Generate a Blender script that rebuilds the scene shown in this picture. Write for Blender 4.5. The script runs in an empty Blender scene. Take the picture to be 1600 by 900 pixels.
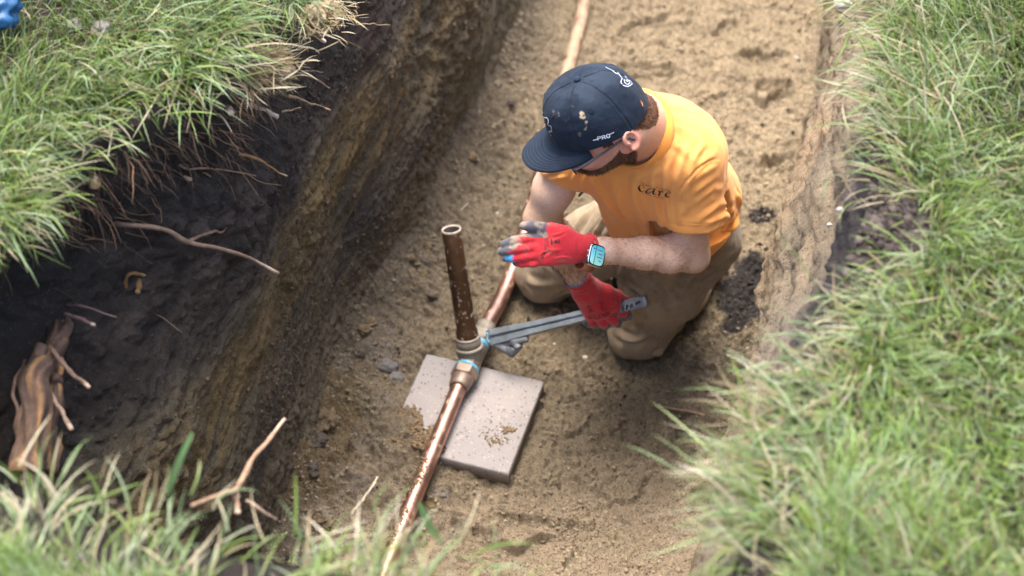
import bpy, math, random
import numpy as np
from mathutils import Vector
from mathutils.bvhtree import BVHTree

random.seed(7)
rng = np.random.default_rng(7)
SC = bpy.context.scene
COL = SC.collection

# ------------------------------------------------------------------ camera
CAM_H = 3.2
PITCH = math.radians(47.0)
YAW = math.radians(15.0)
F = 2667.0                                    # focal length in pixels of a 1600 px wide picture
heading = np.array([-math.sin(YAW), math.cos(YAW), 0.0])
CP = -heading * (CAM_H / math.tan(PITCH)) + np.array([0, 0, CAM_H])
FWD = heading * math.cos(PITCH) + np.array([0, 0, -math.sin(PITCH)])
RGT = np.array([math.cos(YAW), math.sin(YAW), 0.0])
UPV = np.cross(RGT, FWD)
cam = bpy.data.cameras.new('camera')
cam.sensor_width = 36.0
cam.lens = F / 1600.0 * 36.0
cam.clip_start = 0.05
cam.clip_end = 400.0
cam.dof.use_dof = True
cam.dof.focus_distance = 3.44
cam.dof.aperture_fstop = 2.7
cam_ob = bpy.data.objects.new('camera', cam)
COL.objects.link(cam_ob)
cam_ob.location = CP
cam_ob.rotation_euler = (math.pi / 2 - PITCH, 0, YAW)
SC.camera = cam_ob

# ------------------------------------------------------------------ sky, sun, exposure
SUN_EL, SUN_AZ = math.radians(77), math.radians(-38)     # azimuth from +Y towards +X: light from the far side
world = bpy.data.worlds.new('World')
SC.world = world
world.use_nodes = True
wn = world.node_tree
bg = wn.nodes['Background']
sky = wn.nodes.new('ShaderNodeTexSky')
sky.sky_type = 'NISHITA'
sky.sun_disc = False
sky.sun_elevation = SUN_EL
sky.sun_rotation = SUN_AZ
sky.air_density = 1.0
sky.dust_density = 5.0
sky.ozone_density = 0.6
wn.links.new(sky.outputs[0], bg.inputs[0])
bg.inputs[1].default_value = 0.15
sl = bpy.data.lights.new('sun', 'SUN')
sl.energy = 1.05
sl.angle = math.radians(34)
sl.color = (1.0, 0.94, 0.85)
sun = bpy.data.objects.new('sun', sl)
COL.objects.link(sun)
sdir = Vector((math.sin(SUN_AZ) * math.cos(SUN_EL), math.cos(SUN_AZ) * math.cos(SUN_EL), math.sin(SUN_EL)))
sun.rotation_euler = (-sdir).to_track_quat('-Z', 'Y').to_euler()
sun.location = sdir * 8
SC.view_settings.view_transform = 'Standard'
SC.view_settings.look = 'None'
SC.view_settings.gamma = 1.0
SC.view_settings.exposure = 2.12
SC.view_settings.use_curve_mapping = False
SC.cycles.max_bounces = 8
SC.cycles.diffuse_bounces = 4

# ------------------------------------------------------------------ helpers
def at(px, py, z):
    """ground-plan helper: the place at height z that the photograph shows at (px, py)"""
    d = FWD * F + RGT * (px - 800) + UPV * (450 - py)
    return CP + d * ((z - CP[2]) / d[2])
def at_x(px, py, x):
    d = FWD * F + RGT * (px - 800) + UPV * (450 - py)
    return CP + d * ((x - CP[0]) / d[0])
def depth_of(p):
    return float((np.array(p) - CP) @ FWD)
def at_d(px, py, dep):
    return CP + (FWD * F + RGT * (px - 800) + UPV * (450 - py)) * (dep / F)
def camv(r, u, t):
    v = RGT * r + UPV * u - FWD * t
    return v / np.linalg.norm(v)
def nrm(v):
    v = np.asarray(v, float)
    return v / np.linalg.norm(v)

def _h(ix, iy, iz, seed):
    with np.errstate(over='ignore'):
        n = (ix.astype(np.int64) * 374761393 + iy.astype(np.int64) * 668265263 + iz.astype(np.int64) * 2147483647 + seed * 1274126177) & 0xFFFFFFFF
        n = ((n ^ (n >> 13)) * 1274126177) & 0xFFFFFFFF
        n = ((n ^ (n >> 16)) * 2246822519) & 0xFFFFFFFF
        n = n ^ (n >> 15)
    return (n & 0xFFFFFF).astype(np.float32) / 16777215.0
def vnoise(x, y, z=None, seed=0):
    """value noise in -1..1"""
    if z is None:
        z = np.zeros_like(x)
    x, y, z = np.broadcast_arrays(x, y, z)
    fx, fy, fz = np.floor(x), np.floor(y), np.floor(z)
    ix, iy, iz = fx.astype(np.int64), fy.astype(np.int64), fz.astype(np.int64)
    u, v, w = x - fx, y - fy, z - fz
    u = u * u * u * (u * (u * 6 - 15) + 10); v = v * v * v * (v * (v * 6 - 15) + 10); w = w * w * w * (w * (w * 6 - 15) + 10)
    flat = not np.any(z)
    def layer(kz):
        a = _h(ix, iy, iz + kz, seed); b = _h(ix + 1, iy, iz + kz, seed)
        c = _h(ix, iy + 1, iz + kz, seed); d = _h(ix + 1, iy + 1, iz + kz, seed)
        return (a * (1 - u) + b * u) * (1 - v) + (c * (1 - u) + d * u) * v
    r = layer(0)
    if not flat:
        r = r * (1 - w) + layer(1) * w
    return r * 2 - 1
def fbm(x, y, z=None, oct=4, seed=0, gain=0.5):
    s = 0; a = 1.0; t = 0
    c, sn = math.cos(0.6), math.sin(0.6)
    for i in range(oct):
        s = s + a * vnoise(x, y, z, seed + i * 17); t += a; a *= gain
        x, y = (x * c - y * sn) * 2.03 + 3.7, (x * sn + y * c) * 2.03 - 1.3
        if z is not None:
            z = z * 2.03 + 5.1
    return s / t
def ridge(x, y, z=None, oct=3, seed=0):
    s = 0; a = 1.0; t = 0
    for i in range(oct):
        s = s + a * (1 - 2 * np.abs(vnoise(x, y, z, seed + i * 31))); t += a; a *= 0.5
        x, y = x * 2.1 + 1.7, y * 2.1 + 2.9
        if z is not None:
            z = z * 2.1
    return s / t
def worley(x, y, seed=0):
    """distance to the nearest of jittered cell points, with that cell's own random number"""
    ix, iy = np.floor(x).astype(np.int64), np.floor(y).astype(np.int64)
    best = np.full(x.shape, 9.0, np.float32); rid = np.zeros(x.shape, np.float32)
    z0 = np.zeros_like(ix)
    for dx in (-1, 0, 1):
        for dy in (-1, 0, 1):
            cx, cy = ix + dx, iy + dy
            jx, jy = _h(cx, cy, z0, seed), _h(cx, cy, z0 + 1, seed)
            d = (cx + jx - x) ** 2 + (cy + jy - y) ** 2
            m = d < best
            best = np.where(m, d, best); rid = np.where(m, _h(cx, cy, z0 + 2, seed), rid)
    return np.sqrt(best), rid
def sst(a, b, x):
    t = np.clip((x - a) / (b - a), 0, 1)
    return t * t * (3 - 2 * t)
def mixc(a, b, t):
    t = np.asarray(t)[..., None]
    return np.asarray(a) * (1 - t) + np.asarray(b) * t

def mesh_np(name, v, f, col=None, smooth=True, mats=None, fm=None):
    """mesh from arrays; f is an (n,3) or (n,4) array or a list of such arrays"""
    me = bpy.data.meshes.new(name)
    fl = f if isinstance(f, list) else [f]
    fl = [np.asarray(q, np.int32) for q in fl if len(q)]
    v = np.asarray(v, np.float32)
    me.vertices.add(len(v)); me.vertices.foreach_set('co', v.ravel())
    li = np.concatenate([q.ravel() for q in fl])
    cnt = np.concatenate([np.full(len(q), q.shape[1], np.int32) for q in fl])
    me.loops.add(len(li)); me.loops.foreach_set('vertex_index', li)
    me.polygons.add(len(cnt))
    st = np.zeros(len(cnt), np.int32); st[1:] = np.cumsum(cnt)[:-1]
    me.polygons.foreach_set('loop_start', st)
    me.polygons.foreach_set('loop_total', cnt)
    me.polygons.foreach_set('use_smooth', np.full(len(cnt), smooth))
    if fm is not None:
        me.polygons.foreach_set('material_index', np.asarray(fm, np.int32))
    me.update(calc_edges=True)
    if col is not None:
        a = me.color_attributes.new('Col', 'FLOAT_COLOR', 'POINT')
        c = np.ones((len(v), 4), np.float32); c[:, :3] = col
        a.data.foreach_set('color', c.ravel())
    for m in (mats or []):
        me.materials.append(m)
    return me
def tag(o, label=None, cat=None, group=None, kind=None):
    if label: o['label'] = label
    if cat: o['category'] = cat
    if group: o['group'] = group
    if kind: o['kind'] = kind
    return o
def thing(name, label, cat, loc, group=None):
    o = bpy.data.objects.new(name, None); COL.objects.link(o)
    o.location = Vector(loc); o.empty_display_size = 0.05
    return tag(o, label, cat, group)
def wpos(o):
    p = np.array(o.location, float)
    return p if o.parent is None else p + wpos(o.parent)
def part(name, v, f, m, parent=None, col=None, smooth=True, label=None, loc=None):
    """one mesh object; v in world coordinates"""
    v = np.asarray(v, float)
    base = np.array(loc, float) if loc is not None else (wpos(parent) if parent is not None else np.zeros(3))
    me = mesh_np(name, v - base, f, col, smooth, [m] if m else None)
    o = bpy.data.objects.new(name, me); COL.objects.link(o)
    if parent is not None:
        o.parent = parent
    else:
        o.location = Vector(base)
    if label: o['label'] = label
    return o
def join(parts):
    """[(v,f[,col])...] -> v, [faces], col"""
    V, Fs, Cs, n = [], [], [], 0
    for q in parts:
        V.append(np.asarray(q[0], float))
        for f in (q[1] if isinstance(q[1], list) else [q[1]]):
            Fs.append(np.asarray(f) + n)
        if len(q) > 2: Cs.append(np.broadcast_to(q[2], (len(q[0]), 3)))
        n += len(q[0])
    return np.concatenate(V), Fs, (np.concatenate(Cs) if Cs else None)
def grid_faces(nu, nv, wrap_u=False):
    """vertex index = i*nv + j"""
    iu = np.arange(nu if wrap_u else nu - 1); j = np.arange(nv - 1)
    I, J = np.meshgrid(iu, j, indexing='ij'); I2 = (I + 1) % nu
    return np.stack([I * nv + J, I2 * nv + J, I2 * nv + J + 1, I * nv + J + 1], -1).reshape(-1, 4)
def frame_of(t):
    t = nrm(t); a = np.array([0, 0, 1.0]) if abs(t[2]) < 0.9 else np.array([1.0, 0, 0])
    n = nrm(np.cross(t, a)); return n, np.cross(t, n)
def spline(pts, n):
    """Catmull-Rom through pts (k,d) -> (n,d)"""
    P = np.asarray(pts, float)
    if len(P) == 2:
        t = np.linspace(0, 1, n)[:, None]; return P[0] * (1 - t) + P[1] * t
    Q = np.vstack([2 * P[0] - P[1], P, 2 * P[-1] - P[-2]])
    s = np.linspace(0, len(P) - 1, n); i = np.minimum(s.astype(int), len(P) - 2); u = (s - i)[:, None]
    a, b, c, d = Q[i], Q[i + 1], Q[i + 2], Q[i + 3]
    return 0.5 * ((2 * b) + (c - a) * u + (2 * a - 5 * b + 4 * c - d) * u * u + (3 * b - a - 3 * c + d) * u ** 3)
def tube(pts, r, n=8, closed=True, knob=0.0, seed=0, flat=None):
    """tube along points with radii r; knob roughens the outline"""
    P = np.asarray(pts, float); k = len(P)
    r = np.broadcast_to(np.asarray(r, float), (k,))
    T = np.gradient(P, axis=0); T /= np.linalg.norm(T, axis=1)[:, None] + 1e-12
    n0, _ = frame_of(T[0]); N = []
    for t in T:
        n0 = n0 - t * (n0 @ t); n0 /= np.linalg.norm(n0); N.append(n0)
    N = np.array(N); B = np.cross(T, N)
    a = np.linspace(0, 2 * np.pi, n, endpoint=False)
    rr = r[:, None] * np.ones((1, n))
    if knob:
        ii, jj = np.meshgrid(np.arange(k) * 0.45 + seed * 7.3, np.cos(a) * 1.2, indexing='ij')
        rr = rr * (1 + knob * vnoise(ii, jj, np.sin(a)[None, :] * 1.2 + 3.3 + 0 * ii, seed))
    V = P[:, None, :] + rr[..., None] * (np.cos(a)[None, :, None] * N[:, None, :] + np.sin(a)[None, :, None] * B[:, None, :])
    V = V.reshape(-1, 3)
    I, J = np.meshgrid(np.arange(k - 1), np.arange(n), indexing='ij'); J2 = (J + 1) % n
    q = np.stack([I * n + J, I * n + J2, (I + 1) * n + J2, (I + 1) * n + J], -1).reshape(-1, 4)
    fs = [q]
    if closed:
        V = np.vstack([V, P[0], P[-1]]); a0, a1 = len(V) - 2, len(V) - 1
        j = np.arange(n); j2 = (j + 1) % n
        fs.append(np.stack([np.full(n, a0), j2, j], -1))
        fs.append(np.stack([np.full(n, a1), (k - 1) * n + j, (k - 1) * n + j2], -1))
    return V, fs
def lathe(axis_o, axis_d, prof, n=40, poly=None):
    """revolve prof [(s, r)...] around the axis; poly = number of flats (hex nut)"""
    d = nrm(axis_d); u, w = frame_of(d); a = np.linspace(0, 2 * np.pi, n, endpoint=False)
    k = np.ones(n)
    if poly:
        am = (a % (2 * np.pi / poly)) - np.pi / poly
        k = np.cos(np.pi / poly) / np.cos(am)
    V = []
    for s, r in prof:
        # chamfered flats: corners are cut to the circle r where r is small
        V.append(axis_o + d * s + (r * k)[:, None] * (np.cos(a)[:, None] * u + np.sin(a)[:, None] * w))
    V = np.concatenate(V); q = []
    m = len(prof)
    I, J = np.meshgrid(np.arange(m - 1), np.arange(n), indexing='ij'); J2 = (J + 1) % n
    q = np.stack([I * n + J, I * n + J2, (I + 1) * n + J2, (I + 1) * n + J], -1).reshape(-1, 4)
    return V, [q]
def rbox(c, ex, ey, ez, sx, sy, sz, bev=0.002, rough=0, seed=0, n=1):
    """box with chamfered edges: half sizes sx, sy, sz"""
    V = []; idx = {}
    for i in (-1, 1):
        for j in (-1, 1):
            for k in (-1, 1):
                for ax in range(3):
                    p = np.array([i * sx, j * sy, k * sz], float)
                    for b in range(3):
                        if b != ax: p[b] -= np.sign(p[b]) * bev
                    idx[(i, j, k, ax)] = len(V); V.append(p)
    V = np.array(V); q = []; t = []
    sg = (-1, 1)
    for ax in range(3):
        o = [b for b in range(3) if b != ax]
        for s in sg:
            ring = []
            for (a_, b_) in ((-1, -1), (1, -1), (1, 1), (-1, 1)):
                key = [0, 0, 0]; key[ax] = s; key[o[0]] = a_; key[o[1]] = b_
                ring.append(idx[(*key, ax)])
            q.append(ring)
        # edges along ax
        for a_ in sg:
            for b_ in sg:
                k0 = [0, 0, 0]; k1 = [0, 0, 0]; k0[ax] = -1; k1[ax] = 1
                for kk in (k0, k1): kk[o[0]] = a_; kk[o[1]] = b_
                q.append([idx[(*k0, o[0])], idx[(*k1, o[0])], idx[(*k1, o[1])], idx[(*k0, o[1])]])
    for i in sg:
        for j in sg:
            for k in sg:
                t.append([idx[(i, j, k, 0)], idx[(i, j, k, 1)], idx[(i, j, k, 2)]])
    E = np.stack([ex, ey, ez])
    W = V @ E + np.asarray(c)
    return W, [np.array(q), np.array(t)]
def fix_normals(me):
    import bmesh
    b = bmesh.new(); b.from_mesh(me); bmesh.ops.recalc_face_normals(b, faces=b.faces); b.to_mesh(me); b.free()

# ------------------------------------------------------------------ materials
def new_mat(name):
    m = bpy.data.materials.new(name); m.use_nodes = True
    return m, m.node_tree, m.node_tree.nodes['Principled BSDF']
def nd(t, typ, **kw):
    n = t.nodes.new(typ)
    for k, v in kw.items(): setattr(n, k, v)
    return n
def tex_noise(t, scale, detail=4, rough=0.6, vec=None, stretch=None):
    tc = nd(t, 'ShaderNodeTexCoord'); n = nd(t, 'ShaderNodeTexNoise')
    n.inputs['Scale'].default_value = scale; n.inputs['Detail'].default_value = detail; n.inputs['Roughness'].default_value = rough
    if stretch:
        mp = nd(t, 'ShaderNodeMapping'); mp.inputs['Scale'].default_value = stretch
        t.links.new(tc.outputs['Object'], mp.inputs[0]); t.links.new(mp.outputs[0], n.inputs['Vector'])
    else:
        t.links.new(tc.outputs['Object'], n.inputs['Vector'])
    return n
def mapr(t, sock, a, b, c, d):
    n = nd(t, 'ShaderNodeMapRange'); t.links.new(sock, n.inputs[0])
    for i, v in enumerate((a, b, c, d)): n.inputs[i + 1].default_value = v
    return n.outputs[0]
def vmul(t, colsock, fsock):
    n = nd(t, 'ShaderNodeMix', data_type='RGBA', blend_type='MULTIPLY'); n.inputs[0].default_value = 1
    t.links.new(colsock, n.inputs[6]); t.links.new(fsock, n.inputs[7]); return n.outputs[2]
def mixn(t, f, a, b):
    n = nd(t, 'ShaderNodeMix', data_type='RGBA')
    if isinstance(f, float): n.inputs[0].default_value = f
    else: t.links.new(f, n.inputs[0])
    for i, s in ((6, a), (7, b)):
        if isinstance(s, tuple): n.inputs[i].default_value = (*s, 1)
        else: t.links.new(s, n.inputs[i])
    return n.outputs[2]
def bump(t, bs, sock, strength, dist, prev=None):
    b = nd(t, 'ShaderNodeBump'); b.inputs['Strength'].default_value = strength; b.inputs['Distance'].default_value = dist
    t.links.new(sock, b.inputs['Height'])
    if prev: t.links.new(prev, b.inputs['Normal'])
    t.links.new(b.outputs[0], bs.inputs['Normal']); return b.outputs[0]
def simple(name, col, rough=0.6, metal=0.0, nscale=60, namt=0.25, bscale=200, bstr=0.3, bdist=0.001, attr=False, spec=0.5, sheen=0.0, sss=0.0, stretch=None):
    m, t, b = new_mat(name)
    b.inputs['Roughness'].default_value = rough; b.inputs['Metallic'].default_value = metal
    b.inputs['Specular IOR Level'].default_value = spec
    if sheen: b.inputs['Sheen Weight'].default_value = sheen; b.inputs['Sheen Roughness'].default_value = 0.5
    n1 = tex_noise(t, nscale, 5, 0.65, stretch=stretch)
    f = mapr(t, n1.outputs[0], 0.25, 0.75, 1 - namt, 1 + namt)
    if attr:
        a = nd(t, 'ShaderNodeAttribute', attribute_name='Col'); base = a.outputs['Color']
    else:
        r = nd(t, 'ShaderNodeRGB'); r.outputs[0].default_value = (*col, 1); base = r.outputs[0]
    t.links.new(vmul(t, base, f), b.inputs['Base Color'])
    if bstr:
        n2 = tex_noise(t, bscale, 3, 0.6); bump(t, b, n2.outputs[0], bstr, bdist)
    if sss:
        b.inputs['Subsurface Weight'].default_value = sss; b.inputs['Subsurface Radius'].default_value = (1, 0.35, 0.2); b.inputs['Subsurface Scale'].default_value = 0.006
    return m
def soil_mat(name, rough=0.95, grain=420, gamt=0.34, bstr=0.8, speck=1.0, pits=0.955):
    """colour comes from the strata and damp patches of the mesh, grain and crumb relief from noise"""
    m, t, b = new_mat(name)
    b.inputs['Roughness'].default_value = rough; b.inputs['Specular IOR Level'].default_value = 0.25
    a = nd(t, 'ShaderNodeAttribute', attribute_name='Col')
    n1 = tex_noise(t, grain, 3, 0.7); n2 = tex_noise(t, 70, 5, 0.65)
    c = vmul(t, a.outputs['Color'], mapr(t, n1.outputs[0], 0.3, 0.7, 1 - gamt, 1 + gamt))
    c = vmul(t, c, mapr(t, n2.outputs[0], 0.3, 0.7, 0.78, 1.22))
    # single pale and dark grains; on sand the dark ones also paint shaded pits
    vo = nd(t, 'ShaderNodeTexVoronoi'); vo.inputs['Scale'].default_value = 330
    tc = nd(t, 'ShaderNodeTexCoord'); t.links.new(tc.outputs['Object'], vo.inputs['Vector'])
    sep = nd(t, 'ShaderNodeSeparateColor'); t.links.new(vo.outputs['Color'], sep.inputs[0])
    pale = mapr(t, sep.outputs[0], 0.975, 0.985, 0, 0.65 * speck)
    c = mixn(t, pale, c, (0.46, 0.40, 0.32))
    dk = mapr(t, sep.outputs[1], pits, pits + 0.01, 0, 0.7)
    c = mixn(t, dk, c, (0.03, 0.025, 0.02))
    t.links.new(c, b.inputs['Base Color'])
    nb = bump(t, b, n1.outputs[0], bstr, 0.0042)
    n3 = tex_noise(t, 130, 6, 0.72)
    bump(t, b, n3.outputs[0], bstr, 0.011, nb)
    return m
M = {}
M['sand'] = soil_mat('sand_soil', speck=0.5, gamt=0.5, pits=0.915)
M['wall'] = soil_mat('cut_earth', rough=0.8, gamt=0.3, speck=0.12)
M['concrete'] = None

# ------------------------------------------------------------------ ground model
RIM = 1.30
def base_x(y):
    return np.interp(y, [-1.7, -0.8, -0.5, 0.0, 0.5, 1.2, 3, 6], [-0.30, -0.315, -0.345, -0.325, -0.245, -0.275, -0.30, -0.3]) + 0.018 * vnoise(y * 3.1, y * 0, seed=5)
def rim_x(y):
    return np.interp(y, [-1.8, -1.55, -1.40, -1.28, -1.15, -1.05, -0.93, -0.82, -0.68, -0.55, -0.2, 0.5, 3, 6],
                     [-0.66, -0.64, -0.60, -0.52, -0.45, -0.42, -0.34, -0.29, -0.29, -0.31, -0.33, -0.35, -0.4, -0.4]) + 0.02 * vnoise(y * 9, y * 0, seed=8)
def base_xr(y):
    return np.interp(y, [-1.7, -0.4, 0.0, 0.3, 1.4, 6], [0.62, 0.635, 0.66, 0.68, 0.61, 0.62]) + 0.012 * vnoise(y * 3.7, y * 0, seed=15)
def rim_xr(y):
    return np.interp(y, [-1.8, -1.5, -1.25, -1.05, -0.9, -0.7, -0.5, -0.3, 1, 6],
                     [0.73, 0.72, 0.755, 0.80, 0.815, 0.81, 0.80, 0.80, 0.80, 0.8]) + 0.014 * vnoise(y * 9, y * 0, seed=18)
NEAR_Y = -1.74
def gauss(x, y, p, sx, sy=None):
    sy = sy or sx
    return np.exp(-((x - p[0]) / sx) ** 2 - ((y - p[1]) / sy) ** 2)
mound = at(628, 690, 0.03)
SCARPS = [([at(*q, 0)[:2] for q in pts], d) for pts, d in [
    ([(748, 838), (775, 852), (820, 850), (850, 836), (893, 826)], .022), ([(878, 905), (884, 870), (900, 848)], .016), ([(950, 66), (985, 40), (1022, 24), (1060, 14)], .020), ([(930, 128), (985, 130), (1040, 116), (1072, 112)], .018),
    ([(1146, 96), (1185, 82), (1232, 92)], .030), ([(1108, 44), (1135, 33), (1160, 34)], .020), ([(1160, 160), (1195, 170), (1232, 152)], .024), ([(1012, 712), (1046, 694), (1058, 655)], .014), ([(930, 792), (990, 776), (1028, 735)], .013), ([(1122, 596), (1160, 622), (1150, 660)], .014),
    ([(1080, 150), (1120, 146), (1150, 138)], .014), ([(870, 690), (905, 676), (930, 650)], .010), ([(1095, 806), (1130, 770), (1135, 735)], .016), ([(640, 585), (662, 560), (690, 540)], .008), ([(885, 590), (940, 585), (1010, 600)], .008), ([(690, 440), (715, 470), (712, 510)], .010), ([(935, 60), (975, 64), (1000, 75)], .012), ([(1180, 258), (1215, 250), (1240, 262)], .016)]]
def scarp(x, y, pts):
    """signed distance to a broken edge in the sand and its fade towards the ends"""
    best = np.full(x.shape, 9.0); sg = np.zeros(x.shape); tt = np.zeros(x.shape); n = len(pts) - 1
    xw = x + .012 * vnoise(x * 28, y * 28, seed=55); yw = y + .012 * vnoise(x * 28, y * 28, seed=56)
    for i in range(n):
        a, c = pts[i], pts[i + 1]; ab = c - a; L2 = ab @ ab
        t = np.clip(((xw - a[0]) * ab[0] + (yw - a[1]) * ab[1]) / L2, 0, 1)
        dx, dy = xw - a[0] - t * ab[0], yw - a[1] - t * ab[1]; d = np.hypot(dx, dy); m = d < best
        best = np.where(m, d, best); sg = np.where(m, np.sign(dx * ab[1] - dy * ab[0]), sg); tt = np.where(m, (i + t) / n, tt)
    return best * sg, np.sin(np.clip(tt, .0, 1) * np.pi) ** .6 * np.exp(-(best / .09) ** 2)
def floor_h(x, y, fine=True):
    bl, br = base_x(y), base_xr(y)
    wob = 0.03 * fbm(x * 7, y * 7, oct=2, seed=3)
    h = 0.10 * np.exp(-np.maximum(x - bl + wob, 0) / 0.055) + 0.07 * np.exp(-np.maximum(br - x + wob, 0) / 0.06)
    flat = 1 - np.clip(gauss(x, y, (0.0, -0.42), 0.23, 0.22) + gauss(x, y, (0.15, -0.05), 0.25, 0.16) + gauss(x, y, (0.38, -0.05), 0.16, 0.22), 0, 1) * 0.85
    far = sst(0.35, 0.9, y)
    h = h + (1 - flat * .0) * 0.010 * sst(.2, -.7, y) * fbm(x * 9, y * 11, oct=2, seed=12)
    h = h + flat * (0.5 + 0.9 * far) * 0.026 * fbm(x * 3.3, y * 3.3, oct=3, seed=11)
    h = h + 0.062 * gauss(x, y, mound, 0.085, 0.10) * (1 + 0.25 * fbm(x * 22, y * 22, oct=2, seed=91))
    # heaped debris along the foot of the left wall, near
    h = h + 0.05 * gauss(x, y, at(520, 700, 0), 0.12, 0.28) * (0.6 + 0.8 * fbm(x * 9, y * 9, oct=3, seed=92))
    # shovel and boot marks: pressed hollows with a sharp far lip
    for (px, py, rx, ry, d) in [(1190, 95, .055, .03, .035), (1150, 130, .04, .02, .02), (1205, 150, .05, .03, .028), (1030, 30, .10, .016, .02), (1120, 55, .05, .02, .022), (1010, 120, .09, .02, .018), (1215, 260, .06, .03, .02),
                                (850, 820, .10, .02, .022), (735, 840, .06, .015, .02), (1100, 700, .07, .03, .02), (940, 800, .12, .03, .014), (620, 590, .04, .03, .015), (790, 370, .02, .10, .008), (650, 470, .05, .035, .012), (1010, 700, .09, .02, .014), (1160, 610, .05, .03, .014)]:
        c = at(px, py, 0); an = 0.5 * math.sin(px * 1.7 + py); xx, yy = x - c[0], y - c[1] + 0.02 * vnoise(x * 9, y * 9, seed=int(py) + 3); u = (xx * math.cos(an) + yy * math.sin(an)) / rx; v = (-xx * math.sin(an) + yy * math.cos(an)) / ry
        r = u * u + v * v + 0.9 * fbm(x * 24, y * 24, oct=3, seed=int(px)); d = d * 0.8
        h = h - d * sst(1.25, 0.55, r) + 0.4 * d * np.exp(-((r - 1.5) / 0.4) ** 2)
    for pts, dep in SCARPS:
        s_, e_ = scarp(x, y, pts); h = h + 1.4 * dep * e_ * (np.exp(-np.maximum(s_, 0) / .035) * sst(-.003, .003, s_) * -1 + .35 * np.exp(-np.maximum(-s_, 0) / .014) * (s_ < 0))
    pc_ = -0.03 - 0.05 * (-.6 - y) ; h = h - np.maximum(h - .052, 0) * sst(.075, .035, np.abs(x - np.interp(y, [-1.2, -.88, -.68, -.5], [-.052, -.040, -.030, -.020]))) * sst(-.58, -.68, y)
    if fine:
        sm = sst(-0.1, 0.45, fbm(x * 2.6, y * 2.6, oct=2, seed=40)) * sst(-0.2, -0.7, y)     # trodden, smoother places
        k = (1 - 0.6 * sm)
        wx, wy = x + 0.008 * fbm(x * 40, y * 40, oct=2, seed=61), y + 0.008 * fbm(x * 40, y * 40, oct=2, seed=62)
        h = h + k * 0.011 * fbm(wx * 15, wy * 18, oct=3, seed=21)
        w, r = worley(wx * 34, wy * 40, seed=22)
        h = h + k * 0.019 * np.clip(1 - w * 1.5, 0, 1) ** 1.2 * (r > 0.45) * r
        w, r = worley(wx * 78, wy * 90, seed=23)
        h = h + (0.35 + 0.65 * k) * 0.0098 * np.clip(1 - w * 1.35, 0, 1) * (0.3 + r)
        h = h + 0.0066 * fbm(x * 120, y * 130, oct=2, seed=24) * (0.4 + 0.6 * k)
        lip = ridge(wx * 7, wy * 11, oct=2, seed=25)
        h = h + k * 0.008 * sst(0.5, 0.62, lip)
    return h
ys = [-1.74]
while ys[-1] < 1.75: ys.append(ys[-1] + (0.0037 if ys[-1] > -1.0 else 0.006))
while ys[-1] < 7: ys.append(ys[-1] + 0.03)
ys = np.array(ys)
def build_floor():
    s = np.linspace(0, 1, 310)
    Y, S = np.meshgrid(ys, s, indexing='ij')
    xl, xr = base_x(Y) - 0.04, base_xr(Y) + 0.04
    X = xl + (xr - xl) * S
    Z = floor_h(X, Y)
    n1 = fbm(X * 5, Y * 5, oct=3, seed=70); n2 = fbm(X * 26, Y * 26, oct=3, seed=71)
    lo = Z - floor_h(X, Y, fine=False)
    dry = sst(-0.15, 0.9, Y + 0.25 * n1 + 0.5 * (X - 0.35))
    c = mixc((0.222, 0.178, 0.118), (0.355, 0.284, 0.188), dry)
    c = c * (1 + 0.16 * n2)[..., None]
    # sand in front, colour lifted to make up for the bank's shade
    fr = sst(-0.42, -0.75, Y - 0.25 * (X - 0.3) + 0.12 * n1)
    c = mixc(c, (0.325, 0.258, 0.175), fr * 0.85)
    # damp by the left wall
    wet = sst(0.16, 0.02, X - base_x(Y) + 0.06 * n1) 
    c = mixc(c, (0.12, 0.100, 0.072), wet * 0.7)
    # near-black patches on the sand, edges broken by noise
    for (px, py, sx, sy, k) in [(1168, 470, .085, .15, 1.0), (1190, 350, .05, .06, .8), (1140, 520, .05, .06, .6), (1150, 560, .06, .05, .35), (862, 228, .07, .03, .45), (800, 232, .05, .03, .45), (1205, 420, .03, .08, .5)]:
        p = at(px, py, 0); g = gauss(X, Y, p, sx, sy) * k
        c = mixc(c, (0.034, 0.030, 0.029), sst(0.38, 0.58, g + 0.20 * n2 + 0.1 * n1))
    # grey clay smears
    for (px, py, sx, sy) in [(590, 560, .06, .06), (575, 700, .06, .05), (610, 520, .04, .03), (565, 765, .05, .04), (770, 262, .03, .02), (600, 640, .03, .05)]:
        g = gauss(X, Y, at(px, py, 0.02), sx, sy)
        c = mixc(c, (0.19, 0.165, 0.14), sst(0.45, 0.95, g + 0.45 * n2) * 0.5)
    g = gauss(X, Y, at(500, 700, 0.02), .12, .25)
    c = mixc(c, (0.17, 0.115, 0.045), sst(0.3, 0.8, g + 0.5 * n2) * 0.6)
    c = c * (1 + np.clip(lo * 14, -0.18, 0.16))[..., None] if False else c
    v = np.stack([X, Y, Z], -1).reshape(-1, 3)
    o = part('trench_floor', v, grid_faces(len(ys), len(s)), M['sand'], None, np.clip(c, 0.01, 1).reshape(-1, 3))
    tag(o, kind='structure', label='rough sandy floor of the trench with shovel marks')
    return o
build_floor()

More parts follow.
